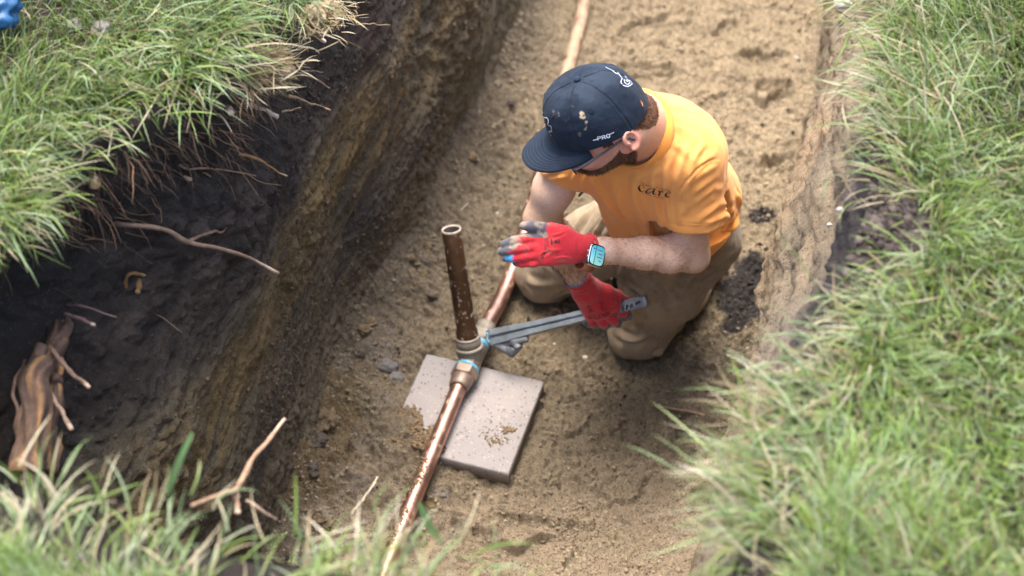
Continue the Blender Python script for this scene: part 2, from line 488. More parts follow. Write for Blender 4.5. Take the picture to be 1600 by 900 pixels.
def lawn_h(x, y):
    return RIM + 0.03 * fbm(x * 2.2, y * 2.2, oct=3, seed=400) + 0.010 * fbm(x * 11, y * 11, oct=2, seed=401) + 0.012 * fbm(x * 38, y * 38, oct=3, seed=402)
def wall_common(Y, Z, seed):
    ca, sa = math.cos(0.33), math.sin(0.33)
    A = Y * ca + Z * sa; B = -Y * sa + Z * ca
    return A, B
def left_x(Y, Z, fine=True):
    t = np.clip(Z / RIM, 0, 1)
    bx, rx = base_x(Y), rim_x(Y)
    x = bx + (rx - bx) * sst(0.25, 0.95, t)
    bay = sst(-0.98, -1.28, Y)
    # undercut root zone below the turf
    x = x - (0.05 + 0.10 * bay) * np.exp(-((Z - 1.08) / 0.13) ** 2)
    x = x - 0.03 * bay * sst(0.6, 0.9, Z)
    A, B = wall_common(Y, Z, 0)
    wa, wb = A + 0.05 * fbm(Y * 3, Z * 3, oct=2, seed=101), B + 0.03 * fbm(Y * 4, Z * 4, oct=2, seed=102)
    x = x + 0.030 * fbm(Y * 2.6, Z * 3, oct=2, seed=103)
    if fine:
        # torn ledges running along the strata
        q = fbm(wa * 4.0, wb * 12, oct=4, seed=104, gain=0.55)
        st = q * 5; st = np.floor(st) + sst(0.55, 1.0, st - np.floor(st)); 
        x = x + 0.0024 * st + 0.008 * q
        lo = sst(0.95, 0.55, Z)
        x = x + (0.35 + 0.65 * lo) * (0.006 * np.clip(ridge(wa * 9, wb * 42, oct=2, seed=105), -0.2, 1))
        rg = fbm(Y * 4, Z * 4, oct=2, seed=109)
        w, r = worley(Y * 30 + q, Z * 36, seed=106)
        x = x + sst(-0.1, 0.35, rg) * 0.018 * np.clip(1 - 1.4 * w, 0, 1) * r
        w, r = worley(Y * 75, Z * 90, seed=107)
        x = x + 0.005 * np.clip(1 - 1.3 * w, 0, 1) * (0.2 + r) * (0.4 + sst(-0.3, 0.3, rg))
        x = x + 0.004 * fbm(wa * 40, wb * 150, oct=2, seed=108) + 0.0045 * fbm(Y * 110, Z * 110, oct=2, seed=111)
        top = sst(0.78, 0.95, Z)
        x = x + top * 0.028 * fbm(Y * 14, Z * 14, oct=4, seed=110, gain=0.6)
    return x
def build_left_wall():
    zs = np.linspace(-0.02, RIM + 0.0, 270)
    Y, Z = np.meshgrid(ys, zs, indexing='ij')
    X = left_x(Y, Z)
    A, B = wall_common(Y, Z, 0)
    n1 = fbm(Y * 2.4, Z * 3.2, oct=3, seed=120); n2 = fbm(A * 10, B * 32, oct=5, seed=121, gain=0.65); n3 = fbm(Y * 30, Z * 30, oct=3, seed=122)
    n4 = fbm(A * 2.2, B * 12, oct=3, seed=123)
    zz = Z + 0.05 * n1 + 0.03 * n4
    c = mixc((0.155, 0.128, 0.085), (0.115, 0.097, 0.062), sst(0.10, 0.32, zz))
    c = mixc(c, (0.078, 0.071, 0.062), sst(-0.05, 0.45, n4) * sst(0.12, 0.3, zz))
    gy = sst(0.05, 0.4, fbm(A * 3, B * 9, oct=4, seed=125)) * sst(0.2, 0.34, zz)
    c = mixc(c, (0.19, 0.165, 0.13), gy * 0.6)
    och = np.exp(-((zz - 0.60) / 0.16) ** 2) * sst(-0.18, 0.32, n4 + 0.8 * n2 + 0.15)
    c = mixc(c, (0.215, 0.142, 0.045), och * 0.55)
    och2 = np.exp(-((zz - 0.42) / 0.10) ** 2) * sst(0.1, 0.5, n2 + 0.4 * n1)
    c = mixc(c, (0.17, 0.115, 0.05), och2 * 0.55)
    yfar = sst(-0.2, 0.5, Y)
    c = mixc(c, (0.175, 0.140, 0.085), yfar * 0.5 * sst(0.75, 0.5, zz))
    top = sst(0.70, 0.80, zz + 0.06 * n2)
    tc = mixc((0.040, 0.032, 0.026), (0.074, 0.057, 0.044), sst(-0.2, 0.5, n1 + n3 * 0.6))
    c = mixc(c, tc, top)
    c = c * 0.86 * (1 + 0.34 * n2 + 0.2 * n3)[..., None]
    w = sst(.93, 1, Z / RIM); X = X * (1 - w) + (rim_x(Y) + .004) * w; Z = Z + w * (lawn_h(rim_x(Y), Y) + .002 - RIM)
    v = np.stack([X, Y, Z], -1).reshape(-1, 3)
    f = grid_faces(len(ys), len(zs))
    o = part('trench_wall', v, f, M['wall'], None, np.clip(c, 0.008, 1).reshape(-1, 3))
    tag(o, kind='structure', label='scraped clay trench wall with ochre band under black topsoil')
def build_right_wall():
    zs = np.linspace(-0.02, RIM, 160)
    yy = ys[::2] if len(ys) % 2 else ys[::2]
    Y, Z = np.meshgrid(yy, zs, indexing='ij')
    t = np.clip(Z / RIM, 0, 1)
    bx, rx = base_xr(Y), rim_xr(Y)
    X = bx + (rx - bx) * (0.45 * t + 0.55 * sst(0.55, 0.98, t))
    q = fbm(Y * 6, Z * 20, oct=4, seed=204)
    X = X - 0.022 * q - 0.018 * fbm(Y * 3, Z * 3, oct=2, seed=205) - 0.010 * ridge(Y * 8, Z * 24, oct=2, seed=208) - .006 * fbm(Y * 60, Z * 60, oct=2, seed=209)
    w, r = worley(Y * 40, Z * 40, seed=206)
    X = X - 0.008 * np.clip(1 - 1.4 * w, 0, 1) * r
    X = X - sst(0.8, 0.95, t) * 0.03 * fbm(Y * 12, Z * 12, oct=4, seed=207)
    n1 = fbm(Y * 3, Z * 4, oct=3, seed=220); n2 = fbm(Y * 10, Z * 40, oct=3, seed=221)
    c = mixc((0.31, 0.235, 0.145), (0.25, 0.20, 0.135), sst(-0.3, 0.3, n1))
    mid = np.exp(-((Y + 1.0) / .34) ** 4)
    gy = sst(0.75, 0.95, Z + 0.1 * n1) * mid; c = mixc(c, (0.20, 0.165, 0.125), gy)
    top = sst(.90 + .38 * (1 - mid), 1.0 + .34 * (1 - mid), Z + 0.06 * n1); c = mixc(c, mixc((0.050, 0.042, 0.040), (0.12, 0.10, 0.088), sst(-0.2, 0.4, n1 + n2)), top)
    c = c * (1 + 0.25 * n2)[..., None]
    w = sst(.93, 1, Z / RIM); X = X * (1 - w) + (rim_xr(Y) - .004) * w; Z = Z + w * (lawn_h(rim_xr(Y), Y) + .002 - RIM)
    v = np.stack([X, Y, Z], -1).reshape(-1, 3)
    f = grid_faces(len(yy), len(zs))[:, ::-1]
    o = part('trench_wall', v, f, M['wall'], None, np.clip(c, 0.01, 1).reshape(-1, 3))
    tag(o, kind='structure', label='sandy trench wall under the lawn with grey topsoil edge')
def build_near_wall():
    xs = np.linspace(-0.75, 0.80, 200); zs = np.linspace(-0.02, RIM, 120)
    X, Z = np.meshgrid(xs, zs, indexing='ij')
    Y = NEAR_Y + 0.02 * fbm(X * 5, Z * 5, oct=4, seed=301) + 0.03 * sst(0.2, 1.2, 1.3 - Z)
    Y = Y * (1 - sst(1.2, 1.3, Z)) + (NEAR_Y + .004) * sst(1.2, 1.3, Z); Z = Z + sst(1.2, 1.3, Z) * (lawn_h(X, X * 0 + NEAR_Y) - RIM)
    c = mixc((0.17, 0.12, 0.07), (0.04, 0.034, 0.03), sst(0.7, 0.85, Z + 0.05 * fbm(X * 5, Z * 5, seed=302)))
    o = part('trench_wall', np.stack([X, Y, Z], -1).reshape(-1, 3), grid_faces(200, 120)[:, ::-1], M['wall'], None, c.reshape(-1, 3))
    tag(o, kind='structure', label='near end wall of the trench below the foreground grass')
build_left_wall(); build_right_wall(); build_near_wall()

M['lawn'] = soil_mat('lawn_soil', speck=0.1)
def build_lawn():
    P_, F_, C_ = [], [], []
    def strip(fn, us, vs, flip=False):
        U, V = np.meshgrid(us, vs, indexing='ij')
        X, Y = fn(U, V)
        Z = lawn_h(X, Y)
        P_.append(np.stack([X, Y, Z], -1).reshape(-1, 3))
        f = grid_faces(len(us), len(vs)); F_.append(f[:, ::-1] if flip else f)
        far = sst(2.5, 6, np.hypot(X, Y + 1)); n = fbm(X * 3, Y * 3, oct=3, seed=410)
        c = mixc((0.036, 0.028, 0.024), (0.075, 0.115, 0.028), far) * (1 + 0.3 * n)[..., None]
        C_.append(c.reshape(-1, 3))
    g = np.concatenate([np.linspace(0, .3, 45), np.linspace(.32, 1.8, 50), 1.8 * np.exp(np.linspace(0.05, 5.2, 40))])
    yl = np.concatenate([-1.74 - 1.0 * np.exp(np.linspace(5, -3, 20)), np.linspace(-1.74, 2, 420), 2 + np.exp(np.linspace(-2, 5.6, 30))])
    strip(lambda U, V: (rim_x(np.clip(V, -1.8, 6)) - U, V), g, yl)
    strip(lambda U, V: (rim_xr(np.clip(V, -1.8, 6)) + U, V), g, yl, True)
    ynear = np.concatenate([np.linspace(0, 1.6, 40), 1.6 * np.exp(np.linspace(0.05, 5.1, 30))])
    strip(lambda U, V: (rim_x(-1.74 + 0 * V) * (1 - U) + rim_xr(-1.74 + 0 * V) * U, -1.74 - V), np.linspace(0, 1, 50), ynear)
    v, f, c = join([(a, b, d) for a, b, d in zip(P_, F_, C_)])
    me_o = part('ground', v, f, M['lawn'], None, c)
    fix_normals(me_o.data)
    tag(me_o, kind='structure', label='dark soil of the lawn around the trench')
build_lawn()

# ------------------------------------------------------------------ copper pipe assembly
def metal_mat(name, base, dirt, amt, rough=0.35, metal=1.0, dscale=45, lo=0.5, hi=0.6, stretch=None, bdist=0.0012):
    m, t, b = new_mat(name)
    n = tex_noise(t, dscale, 6, 0.7, stretch=stretch); f = mapr(t, n.outputs[0], lo, hi, 0, amt)
    n2 = tex_noise(t, 18, 4, 0.6); base2 = tuple(min(1, x * 0.55) for x in base)
    c0 = mixn(t, mapr(t, n2.outputs[0], 0.35, 0.65, 0, 1), base, base2)
    t.links.new(mixn(t, f, c0, dirt), b.inputs['Base Color'])
    t.links.new(mapr(t, f, 0, 1, metal, 0.0), b.inputs['Metallic'])
    t.links.new(mapr(t, f, 0, 1, rough, 0.9), b.inputs['Roughness'])
    bump(t, b, n.outputs[0], 0.5, bdist)
    return m
M['copper'] = metal_mat('copper', (0.74, 0.45, 0.35), (0.34, 0.255, 0.18), 0.85, rough=0.42, dscale=42, lo=0.56, hi=0.64)
M['dusty_copper'] = metal_mat('sand_dusted_copper', (0.62, 0.36, 0.26), (0.42, 0.32, 0.21), 1.0, rough=0.5, dscale=38, lo=0.40, hi=0.52)
M['brown_copper'] = metal_mat('aged_brown_copper', (0.085, 0.045, 0.022), (0.33, 0.28, 0.23), 0.85, rough=0.45, metal=0.5, dscale=75, lo=0.585, hi=0.63)
M['bronze'] = metal_mat('dull_bronze', (0.36, 0.27, 0.215), (0.20, 0.15, 0.10), 0.8, rough=0.5, metal=0.6, dscale=60, lo=0.58, hi=0.68)
M['brass_grey'] = metal_mat('dusty_grey_brass', (0.30, 0.27, 0.225), (0.20, 0.16, 0.115), 0.9, rough=0.6, metal=0.35, dscale=70, lo=0.5, hi=0.62)
M['inner'] = simple('pipe_inside', (0.085, 0.075, 0.062), rough=0.8, nscale=40, namt=0.45)
M['lip'] = simple('pipe_cut_edge', (0.42, 0.36, 0.30), rough=0.6, nscale=90, namt=0.3)
M['tape'] = simple('blue_tape', (0.12, 0.36, 0.50), rough=0.5, nscale=90, namt=0.2)

JT = at(736, 562, 0.085)                      # where riser axis meets the run
back_dir = nrm(at(764, 507, 0.085) - JT); front_dir = nrm(at(721, 600, 0.09) - JT)
run = nrm(back_dir - front_dir)
rise = nrm(at(705, 358, 0.41) - JT)
pipe_t = thing('copper_water_pipe', 'copper water pipe along the trench floor with upright brown branch pipe', 'pipe', (JT[0], JT[1], 0.0))
PR = 0.0190
def p_run(pts, name, label=None, m='copper', r=PR, n=90):
    P = spline(pts, n); v, f = tube(P, r, 22); o = part(name, v, f, M[m], pipe_t, label=label); return o
f0 = JT - run * 0.088
p_run([f0 + run * .01, at(660, 745, 0.080), at(611, 866, 0.076), at(575, 960, 0.074), (-0.075, -1.60, 0.07)], 'pipe_run', 'bright copper length crossing the grey paver')
b0 = JT + run * 0.118
p_run([b0 - run * .01, at(790, 450, 0.060), at(820, 362, 0.055), at(853, 235, 0.05)], 'pipe_run', 'sandy copper length passing under the raised glove')
p_run([at(852.9, 235.3, 0.05), at(888, 105, 0.042), at(912, 0, 0.042), (-0.20, 1.7, 0.045), (-0.12, 3.0, 0.04), (-0.05, 6.5, 0.05)], 'pipe_run', 'sand dusted copper length behind the worker', n=160, m='dusty_copper')
# union nuts on the front
o = part('coupling_sleeve', *lathe(JT - run * 0.036, -run, [(0.026, .0), (0.026, .0265), (0.032, .0275), (0.054, .0245), (0.060, .0225), (0.0605, .0188), (0.055, .0183)], 36), M['bronze'], pipe_t)
o = part('union_nut', *lathe(JT - run * 0.036, -run, [(0.0, .015), (0.001, .0300), (0.003, .0328), (0.021, .0328), (0.025, .0305), (0.0265, .024)], 48, poly=6), M['bronze'], pipe_t)
o.data.polygons.foreach_set('use_smooth', np.zeros(len(o.data.polygons), bool))
o = part('tape_ring', *lathe(JT - run * 0.0330, -run, [(-0.0035, .025), (-0.0035, .0298), (0.0035, .0302), (0.0035, .02)], 30), M['tape'], pipe_t)
o = part('hex_body', *lathe(JT - run * 0.0125, -run, [(0.0, .018), (0.0005, .0285), (0.002, .0298), (0.017, .0298), (0.0192, .028), (0.0195, .02)], 48, poly=6), M['bronze'], pipe_t)
o.data.polygons.foreach_set('use_smooth', np.zeros(len(o.data.polygons), bool))
# tee body, back flats and back collar
o = part('tee_body', *lathe(JT - run * 0.03, run, [(0.0, .0), (0.0, .022), (0.004, .0272), (0.086, .0272), (0.092, .0255), (0.092, 0)], 40), M['bronze'], pipe_t)
o = part('hex_body', *lathe(JT + run * 0.058, run, [(0.0, .01), (0.0005, .0280), (0.002, .0296), (0.028, .0296), (0.030, .028), (0.0305, .01)], 48, poly=6), M['brass_grey'], pipe_t, label='pale flats behind the upright pipe')
o.data.polygons.foreach_set('use_smooth', np.zeros(len(o.data.polygons), bool))
o = part('pipe_collar', *lathe(JT + run * 0.086, run, [(0.0, .01), (0.001, .0225), (0.004, .0242), (0.031, .0242), (0.034, .0225), (0.0345, .018)], 36), M['brass_grey'], pipe_t)
o = part('tape_ring', *lathe(JT + run * 0.042, run, [(-0.0005, .022), (-0.0005, .0282), (0.0110, .0286), (0.0115, .02)], 30), M['tape'], pipe_t)
# stacked rings below the upright
R0 = JT + rise * 0.006
o = part('branch_body', *lathe(R0, rise, [(-0.02, .020), (0.0, .0285), (0.010, .0308), (0.022, .0318), (0.026, .0305)], 44), M['brass_grey'], pipe_t)
o = part('collar_ring', *lathe(R0 + rise * .026, rise, [(-0.001, .02), (-0.001, .0330), (0.001, .0350), (0.005, .0352), (0.0075, .0335), (0.008, .02)], 48), M['brass_grey'], pipe_t)
o = part('reducer', *lathe(R0 + rise * .033, rise, [(-0.001, .02), (0.0, .0290), (0.008, .0300), (0.018, .0300), (0.020, .0288), (0.021, .02)], 44), M['brass_grey'], pipe_t)
o = part('collar_ring', *lathe(R0 + rise * .053, rise, [(-0.001, .02), (-0.0005, .0285), (0.0015, .0302), (0.0045, .0302), (0.0065, .0282), (0.0070, .02)], 48), M['brass_grey'], pipe_t)
top = at(705, 358, 0.41); RL = float(np.linalg.norm(top - R0))
rr0, rr1 = 0.0232, 0.0225
o = part('upright_pipe', *lathe(R0, rise, [(0.055, .0262), (0.075, .0262), (0.079, rr0), (RL * .5, rr0), (RL - .001, rr1), (RL, rr1 - .0006), (RL, rr1 - .0022), (RL - .003, rr1 - .0026), (RL * .4, rr1 - .0026)], 44), M['brown_copper'], pipe_t, label='brown upright pipe with open top')
o = part('pipe_lip', *lathe(R0 + rise * RL, rise, [(-0.0045, rr1 + .0002), (-0.0003, rr1 + .0006), (0.0006, rr1 + .0002), (0.0006, rr1 - .0024), (-0.004, rr1 - .0028)], 44), M['lip'], pipe_t)
o = part('pipe_bore', *lathe(R0 + rise * RL, rise, [(-0.003, rr1 - .0029), (-0.30, rr1 - .0034), (-0.31, 0.0)], 44), M['inner'], pipe_t)
# scraps of blue sealing tape
for i, (px, py, z, s) in enumerate([(716, 549, .07, .006), (755, 541, .085, .011), (712, 573, .08, .004), (683, 467, .02, .004)]):
    c = at(px, py, z)
    V = []; 
    P = np.array([c + np.array([random.uniform(-1, 1), random.uniform(-1, 1), random.uniform(-.4, .6)]) * s for _ in range(5)])
    v, f = tube(spline(P, 14), 0.0022 if i != 1 else 0.005, 6, knob=0.5, seed=i)
    if i == 3:
        tag(part('tape_scrap', v, f, M['tape'], None, loc=c), 'tiny blue scrap lying on the sand left of the upright pipe', 'scrap')
    else:
        part('tape_shred', v, f, M['tape'], pipe_t)

# ------------------------------------------------------------------ concrete paver
def conc_mat():
    m, t, b = new_mat('concrete'); b.inputs['Roughness'].default_value = 0.9; b.inputs['Specular IOR Level'].default_value = 0.3
    n = tex_noise(t, 8, 4, 0.6); n1 = tex_noise(t, 420, 3, 0.7); 
    c = mixn(t, mapr(t, n.outputs[0], 0.35, 0.65, 0, 1), (0.295, 0.266, 0.250), (0.255, 0.236, 0.228))
    c = vmul(t, c, mapr(t, n1.outputs[0], 0.3, 0.7, 0.90, 1.10))
    vo = nd(t, 'ShaderNodeTexVoronoi'); vo.inputs['Scale'].default_value = 240
    tc = nd(t, 'ShaderNodeTexCoord'); t.links.new(tc.outputs['Object'], vo.inputs['Vector'])
    sp = nd(t, 'ShaderNodeSeparateColor'); t.links.new(vo.outputs['Color'], sp.inputs[0])
    c = mixn(t, mapr(t, sp.outputs[0], 0.97, 0.98, 0, 0.35), c, (0.52, 0.48, 0.44))
    c = mixn(t, mapr(t, sp.outputs[1], 0.965, 0.975, 0, 0.7), c, (0.09, 0.08, 0.07))
    n4 = tex_noise(t, 26, 6, 0.7); c = mixn(t, mapr(t, n4.outputs[0], 0.56, 0.72, 0, 0.45), c, (0.27, 0.20, 0.14))
    t.links.new(c, b.inputs['Base Color']); bump(t, b, n1.outputs[0], 0.6, 0.001)
    return m
M['concrete'] = conc_mat()
pa, pb, pc = at(665, 552, .050), at(849, 595, .050), at(796, 741, .052)
ex = nrm(pb - pa); ez = nrm(np.cross(pc - pb, ex)); ez = ez if ez[2] > 0 else -ez
ey = np.cross(ez, ex)
hx, hy = np.linalg.norm(pb - pa) / 2, np.linalg.norm(pc - pb) / 2
pcen = (pa + pc) / 2
paver_t = thing('concrete_paver', 'square grey concrete paver lying under the copper pipe joint', 'paver', (pcen[0], pcen[1], 0.0))
def paver_top():
    """slab with broken arrises and small air holes"""
    n = 150; u = np.linspace(-1, 1, n); U, V = np.meshgrid(u, u, indexing='ij')
    X, Y = U * hx, V * hy
    e = np.minimum(hx - np.abs(X), hy - np.abs(Y))
    chip = 0.004 * np.clip(fbm(X * 70, Y * 70, oct=2, seed=501) + 0.25, 0, 1)
    Z = -sst(0.0024, 0.0, e) * (0.0016 + chip) + 0.0003 * fbm(X * 130, Y * 130, oct=2, seed=502)
    for (px, py, r) in [(643, 613, 0.0032), (750, 600, .0026), (725, 636, .0035), (682, 590, .002), (705, 589, .002), (838, 606, .002), (821, 612, .002), (714, 671, .0022), (724, 635, .003)]:
        q = at(px, py, .05) - pcen; qx, qy = q @ ex, q @ ey
        d = np.hypot(X - qx, (Y - qy) * 1.4) / r
        Z = Z - 0.006 * sst(1.0, 0.6, d)
    top = pcen + X[..., None] * ex + Y[..., None] * ey + Z[..., None] * ez
    top = top.reshape(-1, 3)
    ring = [(i, 0) for i in range(n)] + [(n - 1, j) for j in range(1, n)] + [(i, n - 1) for i in range(n - 2, -1, -1)] + [(0, j) for j in range(n - 2, 0, -1)]
    ri = np.array([i * n + j for i, j in ring]); m = len(ri)
    lo = top[ri] - ez * 0.040
    inn = nrm(ex) ; cen = pcen - ez * 0.04
    lo = lo + (cen - lo) * 0.004
    mid = top[ri] - ez * 0.012
    V = np.vstack([top, mid, lo, cen[None]])
    j = np.arange(m); j2 = (j + 1) % m; o1, o2 = n * n, n * n + m
    return V, [grid_faces(n, n), np.stack([ri[j], o1 + j, o1 + j2, ri[j2]], -1)[:, ::-1], np.stack([o1 + j, o2 + j, o2 + j2, o1 + j2], -1)[:, ::-1], np.stack([o2 + j, np.full(m, o2 + m), o2 + j2], -1)[:, ::-1]]
slab = part('slab', *paver_top(), M['concrete'], paver_t)
fix_normals(slab.data)

# ------------------------------------------------------------------ crumbs, clods and pebbles
ICO = None
def ico():
    global ICO
    if ICO is None:
        import bmesh
        b = bmesh.new(); bmesh.ops.create_icosphere(b, subdivisions=1, radius=1)
        ICO = (np.array([v.co[:] for v in b.verts]), np.array([[v.index for v in f.verts] for f in b.faces])); b.free()
    return ICO
def crumbs(P, R, colr, seed):
    v0, f0 = ico(); n = len(P); r = np.random.default_rng(seed)
    k = 1 + 0.35 * r.uniform(-1, 1, (n, len(v0), 1))
    sc = R[:, None, None] * np.stack([r.uniform(.7, 1.3, n), r.uniform(.7, 1.3, n), r.uniform(.5, .9, n)], -1)[:, None, :]
    V = P[:, None, :] + v0[None] * k * sc
    Fc = f0[None] + (np.arange(n) * len(v0))[:, None, None]
    C = np.repeat(colr, len(v0), 0)
    return V.reshape(-1, 3), Fc.reshape(-1, 3), C
M['crumb'] = simple('soil_crumbs', None, rough=0.95, attr=True, nscale=150, namt=0.25, bscale=500, bstr=0.6, bdist=0.001, spec=0.2)
def scatter_floor():
    r = np.random.default_rng(33); n = 42000
    x = r.uniform(-0.34, 0.68, n); y = r.uniform(-1.15, 1.5, n)
    dens = 0.22 + 0.8 * sst(0.0, 0.4, fbm(x * 6, y * 6, oct=3, seed=601)) + 0.7 * gauss(x, y, at(1190, 440, 0), .12, .3) + 0.8 * sst(0.14, 0.0, x - base_x(y)) + 0.6 * sst(0.12, 0, base_xr(y) - x)
    inpav = (np.abs((np.stack([x, y], -1) - pcen[:2]) @ ex[:2]) < hx) & (np.abs((np.stack([x, y], -1) - pcen[:2]) @ ey[:2]) < hy)
    k = (r.uniform(0, 1, n) < dens) & ~inpav & (x > base_x(y) + 0.01) & (x < base_xr(y) - 0.01)
    x, y = x[k], y[k]
    R = 0.0016 + 0.0042 * r.uniform(0, 1, len(x)) ** 5
    z = floor_h(x, y) + R * 0.2
    dry = sst(-0.15, 0.9, y + 0.5 * (x - 0.35))
    c = mixc((0.20, 0.16, 0.105), (0.345, 0.275, 0.18), dry); c = mixc(c, (0.30, 0.24, 0.162), sst(-0.42, -0.75, y - 0.25 * (x - 0.3)) * 0.8)  # front crumbs lifted likewise against the bank's shade
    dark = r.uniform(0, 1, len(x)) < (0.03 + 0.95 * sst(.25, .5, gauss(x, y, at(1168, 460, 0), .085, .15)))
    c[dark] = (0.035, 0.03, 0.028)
    pale = r.uniform(0, 1, len(x)) < 0.005
    c[pale] = (0.45, 0.41, 0.36)
    v, f, c = crumbs(np.stack([x, y, z], -1), R, c, 5)
    tag(part('sand_crumbs', v, f, M['crumb'], None, c), 'loose sand crumbs and grit scattered over the trench floor', 'soil', kind='stuff')
scatter_floor()
def sand_on_paver():
    r = np.random.default_rng(35); P, R = [], []
    for (px, py, sp, n, rm) in [(775, 690, 9, 60, .0028), (790, 672, 6, 30, .002), (795, 673, 5, 40, .0035), (778, 662, 12, 30, .0018), (760, 676, 6, 20, .002), (700, 623, 4, 40, .0028), (676, 668, 6, 30, .002), (810, 690, 14, 24, .0013), (740, 650, 60, 60, .0012), (702, 540, 3, 5, .002)]:
        for _ in range(n):
            q = at(px + r.normal() * sp, py + r.normal() * sp * .6, .051)
            if abs((q - pcen) @ ex) < hx - .003 and abs((q - pcen) @ ey) < hy - .003:
                rad = rm * r.uniform(.4, 1.2); P.append(q + ez * rad * .4); R.append(rad)
    # spill at the buried corner
    for _ in range(1500):
        px, py = r.uniform(615, 700), r.uniform(632, 708)
        edge = 640 + (px - 640) * 0.95 + 10 * math.sin(px * .21) + 6 * math.sin(px * .57)
        if py > edge + r.normal() * 4 - 8 * (r.uniform() < .1):
            q = at(px, py, .052)
            if abs((q - pcen) @ ex) < hx + .002 and abs((q - pcen) @ ey) < hy + .002:
                rad = r.uniform(.0018, .0048); dpt = min(max((py - edge) / 40, 0), 1)
                P.append(q + ez * (rad * .3 + dpt * 0.018 * r.uniform(0.3, 1))); R.append(rad)
    for _ in range(620):                                  # sand lying on the lower pipe
        t_ = r.uniform(0, 1) ** .7; px_, py_ = 681 - 72 * t_, 690 + 172 * t_; q = at(px_, py_, .083 - .007 * t_); sd = nrm(np.cross(run, [0, 0, 1])); w_ = r.normal() * .010
        if abs(w_) < .017 and fbm(np.array([t_ * 9]), np.array([w_ * 60]), seed=4)[0] > -.05:
            rad = r.uniform(.0012, .0030); P.append(q + sd * w_ + np.array([0, 0, PR * math.sqrt(max(1 - (w_ / PR) ** 2, 0)) * .98])); R.append(rad)
    P, R = np.array(P), np.array(R)
    c = np.array([(0.19, 0.135, 0.078)]) * r.uniform(.8, 1.2, (len(P), 1))
    v, f, c = crumbs(P, R, c, 9)
    tag(part('sand_crumbs', v, f, M['crumb'], None, c), 'damp sand crumbs spilled onto the concrete paver', 'soil', kind='stuff')
sand_on_paver()
def sub_ico(sub):
    import bmesh
    b = bmesh.new(); bmesh.ops.create_icosphere(b, subdivisions=sub, radius=1)
    r = (np.array([v.co[:] for v in b.verts]), np.array([[v.index for v in f.verts] for f in b.faces])); b.free(); return r
S4 = sub_ico(4); S3 = sub_ico(3)
def clod(px, py, z, rx, ry, rz, col, label, cat='clod', name='soil_clod', seed=0, ang=0, rough=0.35, group=None, hard=False):
    v0, f0 = S4 if max(rx, ry) > .012 else S3
    d = 1 + rough * 1.35 * fbm(v0[:, 0] * 1.8 + seed * 3.1, v0[:, 1] * 1.8, v0[:, 2] * 1.8 + 9, oct=5, seed=seed, gain=0.64)
    v = v0 * d[:, None]
    if hard:
        for q in range(7):
            nn = nrm(np.random.default_rng(seed * 10 + q).normal(size=3)); s = v @ nn
            v = v - np.outer(np.maximum(s - 0.72, 0), nn)
    v = v * np.array([rx, ry, rz]); c, s = math.cos(ang), math.sin(ang)
    v = v @ np.array([[c, s, 0], [-s, c, 0], [0, 0, 1]])
    p = at(px, py, z); n2 = fbm(v0[:, 0] * 5, v0[:, 1] * 5, v0[:, 2] * 5 + 2, oct=3, seed=seed + 5)
    cc = np.array(col)[None] * (1 + 0.35 * n2)[:, None]
    o = part(name, v + p, f0, M['crumb'], None, np.clip(cc, .01, 1), loc=p - np.array([0, 0, rz * .5]))
    return tag(o, label, cat, group)
clod(602, 572, .022, .030, .020, .018, (.13, .12, .115), 'largest grey clay clod left of the paver corner', seed=1)
clod(617, 592, .02, .020, .018, .016, (.14, .13, .12), 'rounded grey clay clod just left of the paver edge', seed=2)
clod(584, 560, .02, .022, .014, .014, (.17, .16, .15), 'pale clay clod above the larger grey ones', seed=3)
clod(447, 772, .03, .040, .032, .032, (.20, .14, .055), 'big yellow brown clay clod by the foreground grass', seed=4, hard=True, rough=.4)
clod(470, 790, .02, .028, .026, .02, (.15, .115, .06), 'brown clay clod in front of the big yellow one', seed=5)
clod(686, 770, .015, .032, .020, .014, (.13, .115, .095), 'flat grey brown clod beside the front pipe', seed=6, ang=-.6)
clod(672, 790, .012, .022, .014, .010, (.17, .125, .06), 'small yellowish clod below the flat one by the pipe', seed=7)
clod(484, 700, .03, .026, .018, .018, (.075, .068, .064), 'dark wet clod at the foot of the left wall', seed=8)
clod(497, 655, .04, .018, .016, .014, (.08, .072, .068), 'small dark clod above the wet one by the wall', seed=9)
clod(540, 575, .03, .020, .013, .013, (.16, .145, .12), 'grey lump where the wall meets the floor', seed=10)
clod(470, 678, .05, .014, .012, .012, (.24, .17, .06), 'little ochre lump among dark clods at the wall foot', seed=11)
clod(522, 745, .015, .020, .016, .012, (.19, .17, .15), 'pale clay lump on the floor near the front grass', seed=12)
clod(697, 369, .012, .012, .010, .009, (.10, .085, .065), 'small dark clod left of the upright pipe top', seed=13)
clod(770, 262, .008, .028, .020, .008, (.33, .28, .21), 'flat pale stone pressed into the sand left of the cap brim', 'stone', 'stone', seed=14, rough=.2)
clod(1183, 182, .012, .010, .008, .008, (.05, .047, .045), 'dark pebble on the bright sand right of the orange shirt', 'pebble', 'pebble', seed=15, rough=.2)
clod(915, 559, .006, .008, .006, .005, (.50, .45, .38), 'cream pebble on the sand below the wrench', 'pebble', 'pebble', seed=16, rough=.2)
clod(866, 537, .006, .004, .003, .003, (.55, .50, .44), 'tiny white stone between wrench and knee', 'pebble', 'pebble', seed=17, rough=.2)
clod(1313, 328, 1.17, .007, .005, .005, (.45, .40, .35), 'white pebble on the dark soil edge of the right bank', 'pebble', 'pebble', seed=18, rough=.2)
clod(1296, 351, 1.12, .005, .0035, .0035, (.45, .40, .35), 'smaller white pebble lower on the right soil edge', 'pebble', 'pebble', seed=19, rough=.2)
clod(1240, 345, .02, .011, .010, .009, (.38, .35, .31), 'pale pebble in the foot of the right wall', 'pebble', 'pebble', seed=20, rough=.2)
